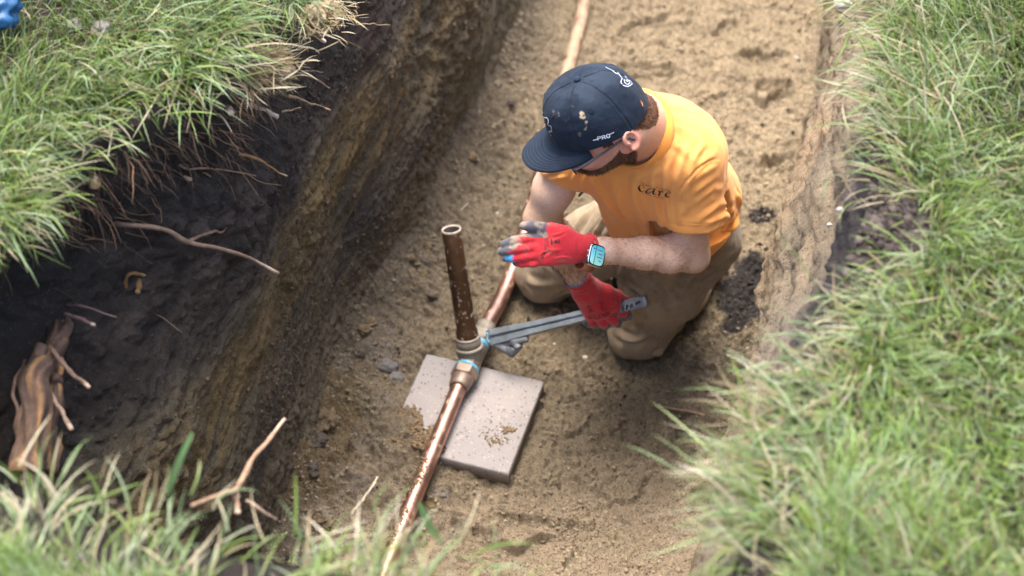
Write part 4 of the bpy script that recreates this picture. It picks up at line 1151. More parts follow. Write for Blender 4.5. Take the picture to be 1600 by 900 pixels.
# ---- shirt
def shirt_mat():
    m, t, b = new_mat('cotton_shirt'); b.inputs['Roughness'].default_value = .9; b.inputs['Specular IOR Level'].default_value = .2
    b.inputs['Sheen Weight'].default_value = .35; b.inputs['Sheen Roughness'].default_value = .6; b.inputs['Sheen Tint'].default_value = (1, .8, .55, 1)
    a = nd(t, 'ShaderNodeAttribute', attribute_name='Col'); n = tex_noise(t, 1500, 2, .6)
    t.links.new(vmul(t, a.outputs['Color'], mapr(t, n.outputs[0], .3, .7, .94, 1.06)), b.inputs['Base Color']); bump(t, b, n.outputs[0], .25, .0005)
    b.inputs['Subsurface Weight'].default_value = 0.0
    return m
M['shirt'] = shirt_mat()
shirt_cut_L = J['shL'] * .42 + J['elL'] * .58
def build_shirt():
    lo = np.array([0.08, -0.60, 0.33]); hi = np.array([0.74, 0.14, 1.06])
    S = Field(lo, hi, 0.0032)
    ch, pe, nb, sL, sR = J['chest'], J['pel'], J['nbase'], J['shL'], J['shR']
    eL, eR = J['elL'], J['elR']
    S.cone(ch - spine * .0 - tf * .01, pe + spine * .13, .142, .146, .05, flat=(tf, .86))
    S.cone(pe + spine * .13, pe - spine * .02, .146, .150, .05, flat=(tf, .95))
    S.cone(pe + spine * .10 + tf * .03, pe + spine * .03 + tf * .02, .11, .12, .04)
    S.ell(ch + spine * .03 - tf * .03, (lat, tf, spine), (.150, .11, .13), .05)
    S.cone(sL - lat * .01, sR * .8 + sL * .2 + tf * 0, .062, .062, .05)
    S.cone(nb - spine * .025 - tf * .01, sL - lat * .015 + spine * .01, .058, .062, .04)
    S.cone(nb - spine * .03 - tf * .01, sR + lat * .02, .056, .050, .04)
    S.cone(nb - spine * .03, ch, .085, .12, .05, flat=(tf, .8))
    # sleeves
    S.cone(sL, sL * .30 + eL * .70 + camv(1, 0, 0) * .012, .064, .0745, .035)
    S.cone(sR, sR * .55 + eR * .45, .056, .051, .03)
    # cuffs cut square and hollow
    dL, dR = nrm(eL - sL), nrm(eR - sR)
    cL, cR = at(1096, 332, .675), at(862, 266, .725)
    nL = nrm(dL * 1.0 + camv(0.0, -.2, 0) * .35); nR = nrm(dR + camv(-.35, -.6, 0) * .6)
    S.plane(cL, nL, cL - np.array([.10, .10, .14]), cL + np.array([.10, .10, .12]))
    S.plane(cR, nR, cR - np.array([.09, .09, .13]), cR + np.array([.075, .09, .12]))
    S.cone(cL - dL * .06 + camv(1, 0, 0) * .006, cL + dL * .08 + camv(1, 0, 0) * .010, .058, .066, .004, sub=True)
    S.cone(cR - dR * .03, cR + dR * .05, .0450, .0465, .004, sub=True)
    # neck hole
    ax = nrm(HC - hu * .05 - nb)
    S.cone(nb - ax * .015, nb + ax * .13, .064, .074, .004, sub=True)
    # hem
    hemp = at(1045, 384, .485); S.plane(hemp, nrm(-spine * 1.0 + tf * -.1))
    V, Q = S.mesh(); V = smooth_mesh(V, Q, 2, .5); N = vnormals(V, Q)
    def L(*p): return [at(a, b, z) for a, b, z in p]
    it = []
    # folds fanning from the arm pit up over the chest to the collar, and over the sleeve
    fan = [((1062, 345), (1058, 300), (1066, 255), (1085, 215), .74), ((1050, 350), (1040, 300), (1042, 262), (1060, 225), .74), ((1070, 330), (1072, 290), (1083, 250), (1105, 215), .76),
           ((1040, 370), (1026, 322), (1020, 285), (1028, 250), .70), ((1020, 375), (1000, 330), (990, 295), (1000, 262), .68), ((1000, 372), (975, 330), (962, 300), (955, 275), .66), ((985, 362), (955, 322), (935, 295), (922, 276), .66)]
    for a, b, c_, d, z in fan:
        it.append((L((*a, z - .18), (*b, z - .08), (*c_, z), (*d, z + .06)), .0088, .0062))
    for (p0, p1, p2, z) in [((1060, 345), (1085, 300), (1125, 272), .76), ((1072, 330), (1105, 300), (1140, 290), .74), ((1085, 350), (1115, 325), (1147, 312), .70), ((1066, 310), (1090, 275), (1128, 252), .80), ((1075, 290), (1095, 255), (1125, 235), .82),
                            ((1120, 352), (1138, 335), (1150, 325), .66), ((1095, 352), (1125, 340), (1148, 330), .68)]:
        it.append((L((*p0, z - .06), (*p1, z), (*p2, z + .01)), .0085, .0031))
    for (p0, p1, p2, z) in [((1150, 300), (1160, 330), (1160, 360), .55), ((1140, 350), (1110, 372), (1060, 378), .46), ((1150, 335), (1120, 365), (1090, 374), .5), ((1165, 320), (1150, 350), (1130, 368), .5)]:
        it.append((L((*p0, z + .05), (*p1, z), (*p2, z - .03)), .008, .008))
    for (p0, p1, p2, z) in [((1020, 165), (1050, 180), (1090, 205), .90), ((1030, 185), (1065, 200), (1100, 225), .88), ((1035, 160), (1080, 175), (1120, 200), .88), ((1040, 215), (1070, 235), (1090, 262), .84), ((1000, 270), (1030, 250), (1052, 225), .82), ((980, 283), (1010, 275), (1040, 262), .78)]:
        it.append((L((*p0, z), (*p1, z), (*p2, z - .03)), .009, .0026))
    for (p0, p1, z) in [((842, 278), (872, 266), .72), ((850, 284), (885, 276), .70), ((905, 262), (895, 285), .70), ((918, 270), (905, 300), .68)]:
        it.append((L((*p0, z), ((p0[0] + p1[0]) / 2, (p0[1] + p1[1]) / 2 - 2, z + .01), (*p1, z)), .005, .004))
    for w_, h_, o_ in ((.0022, -.0022, 0), (.0030, .0014, 3)): it.append((L((1057 + o_, 335, .7), (1062 + o_, 300, .8), (1082 + o_, 270 + o_, .8), (1114, 249 + o_, .82), (1146, 254 + o_, .8)), w_, h_))
    it.append((L((1046, 194, .86), (1072, 210, .86), (1098, 232, .84)), .0018, -.0010)); it.append((L((1054, 346, .65), (1098, 348.5, .65), (1145, 345, .65)), .0018, -.0016))
    V = creases(V, N, it, Q)
    # armhole seams: a shallow groove round each shoulder
    for s_, e_, r in ((sL, eL, .0), (sR, eR, .0)):
        ax_ = nrm(e_ - s_) * .6 + nrm((s_ - ch)) * .8; ax_ = nrm(ax_); d = (V - (s_ - ax_ * .025)) @ ax_; near = np.linalg.norm(V - s_, axis=1) < .13
        V = V - N * (near * .0000 * np.exp(-(d / .0022) ** 2))[:, None] + N * (near * .0000 * np.exp(-((d - .006) / .003) ** 2))[:, None]
    V = V + N * (.0035 * fbm(V[:, 0] * 14, V[:, 1] * 14, V[:, 2] * 14, oct=2, seed=731) + .0016 * ridge(V[:, 0] * 24, V[:, 1] * 24, V[:, 2] * 16, oct=2, seed=732))[:, None]
    # double stitched hems
    for p_, n_ in ((cL, nL), (cR, nR), (hemp, nrm(-spine - tf * .1))):
        d = -(V - p_) @ n_; nr = (np.linalg.norm(V - p_, axis=1) < (.12 if p_ is not hemp else .3)) 
        V = V - N * (nr * .0012 * np.exp(-((d - .020) / .0016) ** 2))[:, None]
    n1 = fbm(V[:, 0] * 8, V[:, 1] * 8, V[:, 2] * 8, oct=3, seed=733)
    c = mixc((.88, .355, .078), (.86, .375, .10), sst(-.3, .3, n1))
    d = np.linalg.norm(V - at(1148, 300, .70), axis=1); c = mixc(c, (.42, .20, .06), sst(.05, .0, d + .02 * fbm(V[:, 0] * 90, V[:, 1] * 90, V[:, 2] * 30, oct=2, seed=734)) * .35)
    part('shirt', V, Q, M['shirt'], person, c)
    # ribbed collar
    ring = []
    e1 = nrm(np.cross(ax, [0, 0, 1.0])); e2 = np.cross(ax, e1)
    bvh = BVHTree.FromPolygons([Vector(p) for p in V], Q.tolist())
    for a in np.linspace(0, 2 * np.pi, 61):
        dirv = math.cos(a) * e1 + math.sin(a) * e2
        q, _n, _i, _d = bvh.find_nearest(Vector(nb + ax * .035 + dirv * .068))
        ring.append(np.array(q))
    ring = np.array(ring); ring[-1] = ring[0]
    for _ in range(6): ring[:-1] = (np.roll(ring[:-1], 1, 0) + np.roll(ring[:-1], -1, 0) + 2 * ring[:-1]) / 4; ring[-1] = ring[0]
    T = np.roll(ring[:-1], -1, 0) - np.roll(ring[:-1], 1, 0); k = len(T)
    P_ = ring[:-1]; out = P_ - (nb + ax * .03); out -= (out @ ax)[:, None] * ax; out /= np.linalg.norm(out, axis=1)[:, None]
    prof = [(-.0015, .010), (.001, .0118), (.0035, .0110), (.0075, .004), (.0125, -.006), (.0155, -.0125), (.0130, -.014)]
    VV = np.concatenate([[p + o * a + ax * b for a, b in prof] for p, o in zip(P_, out)])
    m = len(prof); I, Jx = np.meshgrid(np.arange(k), np.arange(m - 1), indexing='ij'); I2 = (I + 1) % k
    q = np.stack([I * m + Jx, I2 * m + Jx, I2 * m + Jx + 1, I * m + Jx + 1], -1).reshape(-1, 4)
    o = part('collar', VV, q, M['shirt'], person, np.tile([.86, .32, .055], (len(VV), 1)))
    fix_normals(o.data)
    return V, Q, bvh
shV, shQ, sh_bvh = build_shirt()

# ---- prints and embroidery: thin strokes laid on a surface
def ink(bvh, strokes, width, m, name, parent, lift=.0006, label=None, wd=None):
    """strokes in photograph coordinates, laid on the nearest surface of the thing as flat ribbons"""
    VV, FF, n = [], [], 0
    for si, st in enumerate(strokes):
        st = np.asarray(st, float); L = np.sum(np.linalg.norm(np.diff(st[:, :2], axis=0), axis=1)); k = max(3, int(L / 1.2) + 2)
        p2 = spline(st, k); pts = []; ns = []
        for q in p2:
            d = FWD * F + RGT * (q[0] - 800) + UPV * (450 - q[1])
            hit, nn, _i, _d = bvh.ray_cast(Vector(CP), Vector(nrm(d)))
            if hit is None: continue
            pts.append(np.array(hit) + np.array(nn) * lift); ns.append(np.array(nn))
        if len(pts) < 2: continue
        pts, ns = np.array(pts), np.array(ns)
        T = np.gradient(pts, axis=0); S_ = np.cross(T, ns); S_ /= np.linalg.norm(S_, axis=1)[:, None] + 1e-9
        w = np.full(len(pts), width) if wd is None or wd[si] is None else np.interp(np.linspace(0, 1, len(pts)), np.linspace(0, 1, len(wd[si])), wd[si]) * width
        VV.append(np.stack([pts - S_ * w[:, None] / 2, pts + S_ * w[:, None] / 2], 1).reshape(-1, 3))
        i = np.arange(len(pts) - 1)[:, None] * 2; FF.append(np.concatenate([i, i + 1, i + 3, i + 2], 1) + n); n += 2 * len(pts)
    if not VV: return None
    return part(name, np.concatenate(VV), np.concatenate(FF), m, parent, label=label)
GLY = {'T': [[(0, 0), (1, 0)], [(.5, 0), (.5, 1)]], 'R': [[(0, 1), (0, 0)], [(0, 0), (.7, .05), (.8, .28), (.6, .48), (0, .5)], [(.4, .5), (.9, 1)]],
       'A': [[(0, 1), (.45, 0)], [(.45, 0), (.9, 1)], [(.2, .65), (.7, .65)]], 'N': [[(0, 1), (0, 0)], [(0, 0), (.8, 1)], [(.8, 1), (.8, 0)]],
       'S': [[(.8, .12), (.4, 0), (.05, .2), (.4, .48), (.8, .75), (.4, 1), (0, .88)]], 'I': [[(.4, 0), (.4, 1)]], 'O': [[(.45, 0), (.05, .3), (.1, .8), (.45, 1), (.8, .8), (.85, .3), (.45, 0)]],
       'L': [[(.1, 0), (.1, 1)], [(.1, 1), (.7, 1)]], 'W': [[(0, 0), (.25, 1)], [(.25, 1), (.5, .3)], [(.5, .3), (.75, 1)], [(.75, 1), (1, 0)]],
       'Y': [[(0, 0), (.45, .5)], [(.9, 0), (.45, .5)], [(.45, .5), (.45, 1)]], 'G': [[(.85, .15), (.4, 0), (.05, .3), (.1, .8), (.5, 1), (.85, .8), (.85, .55)], [(.5, .55), (.85, .55)]],
       'C': [[(.85, .15), (.4, 0), (.05, .4), (.1, .8), (.5, 1), (.85, .85)]], 'E': [[(.8, 0), (.1, 0)], [(.1, 0), (.1, 1)], [(.1, 1), (.8, 1)], [(.1, .5), (.65, .5)]],
       'P': [[(0, 1), (0, 0)], [(0, 0), (.7, .05), (.8, .28), (.6, .48), (0, .5)]], 'D': [[(0, 0), (0, 1)], [(0, 0), (.6, .1), (.8, .5), (.6, .9), (0, 1)]], ' ': [],
       '1': [[(.2, .2), (.5, 0)], [(.5, 0), (.5, 1)]], '3': [[(.1, .1), (.6, 0), (.7, .3), (.3, .5), (.75, .7), (.5, 1), (.05, .9)]], '2': [[(.1, .2), (.5, 0), (.8, .3), (.1, 1)], [(.1, 1), (.8, 1)]]}
def write(txt, path, size, squeeze=.8, adv=1.1):
    """letters along a picture-space path"""
    P = spline(path, 60); s = np.concatenate([[0], np.cumsum(np.linalg.norm(np.diff(P, axis=0), axis=1))]); out = []
    step = s[-1] / max(len(txt), 1)
    for i, ch in enumerate(txt):
        u0 = i * step
        o = np.array([np.interp(u0, s, P[:, 0]), np.interp(u0, s, P[:, 1])]); e = np.array([np.interp(u0 + step, s, P[:, 0]), np.interp(u0 + step, s, P[:, 1])])
        tx = (e - o) / (np.linalg.norm(e - o) + 1e-9); ty = np.array([-tx[1], tx[0]])
        for st in GLY.get(ch, []):
            out.append([o + tx * a * step * squeeze + ty * (b - .5) * size for a, b in st])
    return out
M['ink'] = simple('black_print', (.012, .014, .02), rough=.6, bstr=0, namt=.1)
M['ink_thin'] = simple('faded_print', (.10, .05, .02), rough=.7, bstr=0, namt=.3, nscale=300)
care = [[(1007, 294), (1004.5, 289.5), (1000, 289.5), (998, 293), (1000, 297.5), (1004, 299.5), (1007, 298.5)],
        [(1022, 296), (1019, 294), (1013, 296), (1009.5, 299), (1011, 301.5), (1016, 301), (1021, 297)], [(1023.2, 294.5), (1021, 299), (1020.5, 301.5), (1022.5, 303.8), (1025, 302)],
        [(1028, 298), (1031, 299), (1030, 303), (1029, 306)], [(1031, 301), (1033.5, 299.4), (1037, 299.6)],
        [(1041, 303.5), (1045, 303), (1047, 300.8), (1045, 299.5), (1041.5, 301), (1040, 304), (1041.5, 307), (1046, 307.5)]]
cw = [[.8, .5, .7, 2.2, 1.8, .7, .5], [.6, .5, .9, 2.0, 1.6, .7, .5], [2.0, 2.0, 1.9, 1.0, .4], [.6, 1.6, 2.2, 1.9], [.9, .9, 1.6], [.5, .6, .8, .6, 1.4, 2.2, 1.6, .6]]
ink(sh_bvh, care, .0021, M['ink'], 'chest_print', person, label='black word care printed on the chest', wd=cw)
ink(sh_bvh, write('TRANSITIONAL', [(1001, 285.5), (1010, 289), (1022, 292.5), (1035, 296), (1048, 297)], 3.2, .7) + [[(1002, 301.5), (1012, 304), (1022, 306.5), (1032, 309), (1040, 308)]], .0006, M['ink_thin'], 'chest_print', person, label='small arched lettering above the larger word')

# ---- cap
M['cap'] = simple('cap_cloth', None, rough=.82, attr=True, nscale=300, namt=.22, bscale=1400, bstr=.5, bdist=.0006, sheen=.05, spec=.25)
M['stitch'] = simple('white_thread', (.72, .76, .85), rough=.7, bstr=0, namt=.15)
CU, CF, CL_, CH = .020, .004, 0.0, .104          # crown base offset in the head frame, height
capR = (.102, .087)
NAVY = np.array([.0052, .0125, .026])
def crown_pt(th, t):
    """th: angle from the front, t: 0 rim .. 1 button"""
    ph = t * np.pi / 2
    rr = np.cos(ph) ** .62; zz = np.sin(ph) ** .95
    fr = np.maximum(np.cos(th), 0)
    rf = capR[0] * (1 - .02 * fr); 
    lean = .004 * fr
    seam = np.abs(((th + np.pi / 6 * 0) / (np.pi / 3) - np.round(th / (np.pi / 3)))) * (np.pi / 3)
    sd = seam * capR[0] * rr
    pan = .0028 * np.cos((th * 3)) ** 2 * -1
    g = -.0016 * np.exp(-(sd / .0016) ** 2) + pan * np.sin(ph * 2) + .0008 * np.exp(-((sd - .004) / .0016) ** 2)
    x = (rf * rr + g) * np.cos(th) + lean * np.sin(ph * 2); y = (capR[1] * rr + g) * np.sin(th)
    z = CH * zz * (1 + .05 * fr * np.sin(ph * 2) - .02 * (1 - fr))
    z = z - .012 * np.clip(-np.cos(th), 0, 1) * (1 - t)
    return x, y, z, sd
cap_up = nrm(hu + hf * .05); cap_f = nrm(hf - .16 * hl); cap_f = nrm(cap_f - cap_up * (cap_f @ cap_up)); cap_l = np.cross(cap_up, cap_f)
def cpt(f, l, u): 
    f, l, u = np.asarray(f), np.asarray(l), np.asarray(u)
    return HC + cap_f * (f + CF)[..., None] + cap_l * l[..., None] + cap_up * (u + CU)[..., None]
def build_cap():
    nt, nh = 240, 90
    th = np.linspace(-np.pi, np.pi, nt, endpoint=False); t = np.linspace(0, 1, nh)
    TH, T = np.meshgrid(th, t, indexing='ij')
    x, y, z, sd = crown_pt(TH, T)
    dn = .0016 * fbm(x * 45 + 3, y * 45, z * 45, oct=3, seed=801); x = x * (1 + dn * 12); y = y * (1 + dn * 12); z = z + dn
    V = cpt(x, y, z).reshape(-1, 3)
    n1 = fbm(x * 40, y * 40, z * 40, oct=4, seed=802, gain=.6); n2 = fbm(x * 150, y * 150, z * 150, oct=3, seed=803)
    c = np.tile(NAVY, (nt, nh, 1)) * (1 + .25 * n1)[..., None]
    c = mixc(c, (.022, .034, .050), sst(.0, .6, n1 + .3) * sst(.25, .9, T) * .5)      # bluer and paler towards the top
    P = V.reshape(nt, nh, 3)
    for (px, py, r, k, colr) in [(911, 176, 3.2, 1.0, (.36, .27, .17)), (908, 182, 3.2, 1.0, (.42, .33, .21)), (913, 184, 2.6, .9, (.40, .31, .2)), (916, 189, 2, .9, (.35, .27, .2)), (883, 184, 5, .4, (.035, .04, .05)), (865, 180, 5, .4, (.035, .035, .045)), (895, 165, 3, .5, (.05, .055, .065)), (915, 200, 4, .6, (.20, .16, .11)), (870, 178, 8, .3, (.1, .1, .1)), (905, 210, 5, .4, (.08, .07, .07))]:
        q = P - CP; dep = q @ FWD; X = 800 + F * (q @ RGT) / dep; Y = 450 - F * (q @ UPV) / dep
        front = dep < depth_of(HC) + .02
        g = np.exp(-((X - px) / r) ** 2 - ((Y - py) / (r * 1.2)) ** 2) * front * k
        c = mixc(c, colr, sst(.35, .6, g + .9 * n2 * (g > .08)))
    cap_t = part('cap', V, grid_faces(nt, nh, True), M['cap'], person, np.clip(c, .004, 1).reshape(-1, 3), label='dusty navy cap crown with six panels')
    fix_normals(cap_t.data)
    bv = BVHTree.FromPolygons([Vector(p) for p in V], grid_faces(nt, nh, True).tolist())
    # seam cords
    for k in range(6):
        th_ = k * np.pi / 3; tt = np.linspace(.02, .97, 30); x, y, z, _ = crown_pt(np.full(30, th_), tt)
        v, f = tube(cpt(x, y, z) + 0 * V[0], .0009, 6); part('seam', v, f, M['cap'], person, np.tile(NAVY * .6, (len(v), 1)))
    # button
    bt = cpt(0., 0., CH * 1.0 + .001)
    v0, f0 = S3; v = (v0[:, 0:1] * cap_f * .0072 + v0[:, 1:2] * cap_l * .0072 + v0[:, 2:3] * cap_up * .0050) + bt
    part('button', v, f0, M['cap'], person, np.tile(NAVY * 1.6, (len(v), 1)))
    for a in (60, 120, -60, -120, 0.1, 180):           # eyelets
        a_ = math.radians(a + 30); x, y, z, _ = crown_pt(np.array([a_, a_ + .02]), np.array([.52, .52])); c0 = cpt(x, y, z)[0]; n_ = nrm(c0 - HC - cap_up * .03)
        u, w = frame_of(n_); an = np.linspace(0, 2 * np.pi, 17); v, f = tube([c0 + .0032 * (math.cos(q) * u + math.sin(q) * w) for q in an], .0011, 6, closed=False)
        part('eyelet', v, f, M['cap'], person, np.tile(NAVY * .8, (len(v), 1)))
    # brim: curved two-ply visor with six stitch rows
    na, nr = 120, 60; half = math.radians(66)
    A = np.linspace(-half, half, na); Rr = np.linspace(0, 1, nr); AA, RR = np.meshgrid(A, Rr, indexing='ij')
    bx, by = capR[0] * .965 * np.cos(AA), capR[1] * .965 * np.sin(AA)
    s_ = AA / half
    ext = .072 * (1 - np.abs(s_) ** 2.6) ** .55
    ox, oy = bx + ext * (1 - .10 * s_ ** 2), by * (1 + .10 * (1 - s_ ** 2) ** .5)
    X = bx + (ox - bx) * RR; Y = by + (oy - by) * RR
    drop = .003 - .008 * sst(0, .25, RR) - .09 * RR * ext - (np.abs(Y) / .09) ** 2 * .022 * RR
    rows = np.zeros_like(RR)
    for q in (.30, .40, .50, .60, .70, .80, .90): rows += np.exp(-((RR - q) / .016) ** 2)
    Zt = drop - .0007 * rows + .0012 * np.sqrt(np.clip(1 - ((RR - .5) / .5) ** 8, 0, 1)); Zb = drop - .0028
    top = cpt(X, Y, Zt).reshape(-1, 3); bot = cpt(X, Y, Zb).reshape(-1, 3)
    f = grid_faces(na, nr); nn = na * nr
    rim = [i * nr + nr - 1 for i in range(na)]; side = np.array([[rim[i], rim[i + 1], rim[i + 1] + nn, rim[i] + nn] for i in range(na - 1)])
    cc = np.tile(NAVY * 1.15, (na, nr, 1)) * (1 + .3 * fbm(X * 60, Y * 60, oct=3, seed=810))[..., None]
    cc = mixc(cc, (.05, .06, .075), np.clip(rows, 0, 1) * .22)
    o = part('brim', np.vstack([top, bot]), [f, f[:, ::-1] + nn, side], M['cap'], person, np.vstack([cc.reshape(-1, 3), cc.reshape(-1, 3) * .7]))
    fix_normals(o.data)
    bv2 = BVHTree.FromPolygons([Vector(p) for p in top], f.tolist())
    # embroidered outlines
    st = [[(845, 169), (848, 175), (847, 179), (851, 184)], [(851, 184), (855, 184), (857, 189), (856, 195)], [(857, 196), (861, 197), (862, 203), (862.5, 206)], [(862, 206), (858, 205), (861, 212), (861, 211)],
          [(849, 190), (852, 194), (851, 199), (853, 204)], [(847, 186), (849, 192), (848, 198), (851, 203)]]
    ink(bv, st, .0014, M['stitch'], 'front_emblem', person, label='pale outline stitched emblem on the cap front')
    st = [[(946, 105), (952, 108), (958, 111), (962, 115), (966, 115), (969, 119), (972, 123)], [(972, 123), (970, 128), (973, 133), (979, 135), (984, 134), (987, 131)], [(975, 124), (976, 129), (980, 132), (984, 129), (981, 125), (977, 126)], [(964, 113), (970, 116), (976, 119), (980, 123)], [(979, 128), (984, 126), (988, 132)]]
    ink(bv, st, .0011, M['stitch'], 'rear_emblem', person, label='white outline script on the cap side panel')
    ink(bv, [[(926.5, 219), (934, 217.2)], [(952, 210), (959, 206.6)]] + write('PRO', [(934, 216.2), (943, 214.6), (954, 210.6)], 5.6, .85), .0017, M['stitch'], 'side_lettering', person, label='bold white letters on the cap edge')
    ink(bv, [[(1001, 157), (1002, 162)], [(1003, 160), (1004, 166)]], .0022, M['patch'], 'rear_tag', person)
M['patch'] = simple('orange_tag', (.75, .30, .08), rough=.7, bstr=0)
build_cap()

# ---- glasses
M['frame'] = simple('dark_frame', (.02, .035, .055), rough=.25, bstr=0, spec=.6)
def glass_mat():
    m, t, b = new_mat('lens'); b.inputs['Roughness'].default_value = .02; b.inputs['Transmission Weight'].default_value = 1; b.inputs['IOR'].default_value = 1.1; b.inputs['Base Color'].default_value = (.9, .95, 1, 1); return m
M['lens'] = glass_mat()
for s in (1, -1):
    cen = hp(.098, .033 * s, -.020)
    ring = [cen + hl * (.025 * np.sign(math.cos(a)) * abs(math.cos(a)) ** .7) + hu * (.018 * np.sign(math.sin(a)) * abs(math.sin(a)) ** .7) for a in np.linspace(0, 2 * np.pi, 25)]
    v, f = tube(ring, .0017, 7, closed=False); part('lens_rim', v, f, M['frame'], person)
    n = len(ring) - 1; v = np.array(ring[:-1] + [cen]); part('lens', v, np.array([[i, (i + 1) % n, n] for i in range(n)]), M['lens'], person)
    v, f = tube(spline([hp(.099, .057 * s, -.012), hp(.092, .069 * s, -.012), hp(.04, .0775 * s, -.002), hp(-.012, .083 * s, .006), hp(-.03, .084 * s, -.008)], 24), .0021, 7); part('temple_arm', v, f, M['frame'], person)
v, f = tube(spline([hp(.100, .010, -.016), hp(.106, 0, -.012), hp(.100, -.010, -.016)], 8), .0016, 7); part('bridge', v, f, M['frame'], person)

# ---- gloves
M['glove'] = simple('knit_glove', None, rough=.85, attr=True, nscale=500, namt=.15, bscale=1500, bstr=.55, bdist=.0007, sheen=.3, spec=.3)
RED, GREY = np.array([.60, .026, .038]), np.array([.085, .085, .105])
def finish_glove(S, tips, name, label, extra=None):
    V, Q = S.mesh(); V = smooth_mesh(V, Q, 1, .4); N = vnormals(V, Q)
    n1 = fbm(V[:, 0] * 60, V[:, 1] * 60, V[:, 2] * 60, oct=3, seed=901); n2 = fbm(V[:, 0] * 200, V[:, 1] * 200, V[:, 2] * 200, oct=2, seed=902)
    V = V + N * (.0008 * n1)[:, None]
    c = np.tile(RED, (len(V), 1)) * (1 + .12 * n1)[:, None]
    g = np.zeros(len(V))
    for pts, r, cut in tips:           # coated finger ends
        d, t = seg_dist(V, pts); near = d < r * 1.35
        g = np.maximum(g, near * sst(cut - .06, cut + .06, t + .10 * n1))
    g = np.maximum(g, extra(V, N) * 1.0) if extra is not None else g
    gc = mixc(GREY, (.26, .215, .17), sst(.0, .5, n1 + .2 * n2))
    c = mixc(c, (.30, .10, .075), sst(.15, .6, n1 + .3 * n2) * .45)
    c = c * (1 - g[:, None]) + gc * g[:, None]
    return V, Q, N, c, n1, n2
DW = depth_of(J['wrL'])
def build_left_glove():
    cpt_ = lambda x, y, d=0: at_d(x, y, DW + d - .004)
    lo = cpt_(845, 385) - .15; hi = cpt_(845, 385) + .15
    S = Field(lo, hi, .0018, big=.04)
    vw = camv(0, 0, 1)
    # palm out of four metacarpal columns
    K = [((846, 371), (893, 377), .0145), ((843, 385), (893, 385), .0150), ((845, 397), (893, 393), .0142), ((853, 407), (893, 400), .0128)]
    for (kx, ky), (bx, by), r in K: S.cone(cpt_(bx, by, .004), cpt_(kx, ky, .002), .0165, r, .014)
    S.cone(cpt_(880, 379, .006), cpt_(862, 388, .010), .020, .020, .02)
    S.cone(cpt_(882, 366, .002), cpt_(862, 360, .006), .018, .0155, .018)
    # cuff
    S.cone(cpt_(900, 387, .004), cpt_(921, 389, .006), .0275, .0305, .014)
    fing = [([(846, 371, .0), (820, 373, .000), (803, 377, .007), (789, 381, .018)], [.0128, .0112, .0106, .0088]),
            ([(843, 385, .0), (812, 388, .002), (796, 391, .012), (783, 393, .026)], [.0126, .0108, .0100, .0084]),
            ([(845, 397, .002), (817, 401, .006), (801, 403, .016), (789, 403, .028)], [.0118, .0100, .0092, .0080]),
            ([(853, 407, .006), (832, 411, .010), (817, 412, .018), (806, 411, .028)], [.0105, .0088, .0082, .0072])]
    tips = []
    for i, (p, r) in enumerate(fing):
        pts = [cpt_(*q) for q in p]; S.chain(pts, r, .0035); tips.append((pts, r[1] * 1.4, (.56, .66, .80, .92)[i]))
    th = [cpt_(866, 361, .004), cpt_(846, 357, -.002), cpt_(832, 354, -.006), cpt_(818, 353, -.006)]
    S.chain(th, [.0150, .0120, .0112, .0088], .006); tips.append((th, .017, .22))
    # webs between the finger roots
    S.plane(cpt_(923, 389, .006), nrm(J['elL'] - J['wrL']))
    S.cone(cpt_(914, 388, .006), cpt_(935, 391, .006), .0275, .0285, .002, sub=True)
    def palm(V, N): return ((N @ vw < -.25) & (seg_dist(V, [cpt_(900, 388), cpt_(925, 389)])[0] > .03)).astype(float)
    V, Q, N, c, n1, n2 = finish_glove(S, tips, 'glove', None, palm)
    # knuckle and tendon folds
    it = [([cpt_(x_, 372 - (x_ - 905) * .1, -.03), cpt_(x_ + 1, 389, -.03), cpt_(x_ - 1, 408, -.02)], .0018, -.0007) for x_ in (908, 911.5, 915, 918)]
    it += [([cpt_(a_, b_, -.02), cpt_(a_ + 3, b_ + 4, -.02), cpt_(a_ + 3, b_ + 9, -.02)], .0022, -.0011) for a_, b_ in ((848, 365), (843, 380), (841, 393), (826, 369), (824, 384), (826, 396), (812, 371), (836, 353))]
    it += [([cpt_(885, 360, -.02), cpt_(872, 366, -.02), cpt_(860, 368, -.02)], .003, .0016), ([cpt_(895, 404, -.02), cpt_(880, 402, -.02), cpt_(862, 405, -.02)], .003, .0015)]
    it += [([cpt_(862, 392, -.012), cpt_(850, 398, -.012), cpt_(842, 404, -.010)], .003, -.0015), ([cpt_(905, 372, -.02), cpt_(903, 390, -.025), cpt_(905, 408, -.02)], .004, -.0012), ([cpt_(875, 375, -.014), cpt_(858, 378, -.012)], .004, .0012), ([cpt_(878, 390, -.014), cpt_(856, 392, -.012)], .004, .0012)]
    V = creases(V, N, it, Q)
    # blue paint on the ring finger
    pr = tips[2][0]; d, t = seg_dist(V, pr); m = (d < .0125) & (t + .08 * n2 > .60) & (t < .90) & (N @ vw > -.1); c[m] = np.array([.05, .33, .72]) * (1 + .35 * n2[m])[:, None]
    # pale dirt over the index finger
    d, t = seg_dist(V, tips[0][0]); c = mixc(c, (.30, .24, .19), (d < .016) * sst(.35, .5, t) * sst(.85, .7, t) * sst(-.3, .3, n1) * .7)
    dm = np.linalg.norm(V - cpt_(855.5, 391, -.014), axis=1); c = mixc(c, (.22, .17, .12), sst(.007, .003, dm + .002 * n1) * .9)
    part('glove', V, Q, M['glove'], person, np.clip(c, .01, 1), label='open red work glove with grey fingertips and one blue tip')
    # knitted cuff roll
    ax = nrm(J['elL'] - J['wrL']); u, w = frame_of(ax); cc = cpt_(921, 389, .006)
    ring = [cc + .0300 * (math.cos(a) * u + math.sin(a) * w) * (1 + .02 * math.sin(5 * a)) for a in np.linspace(0, 2 * np.pi, 37)]
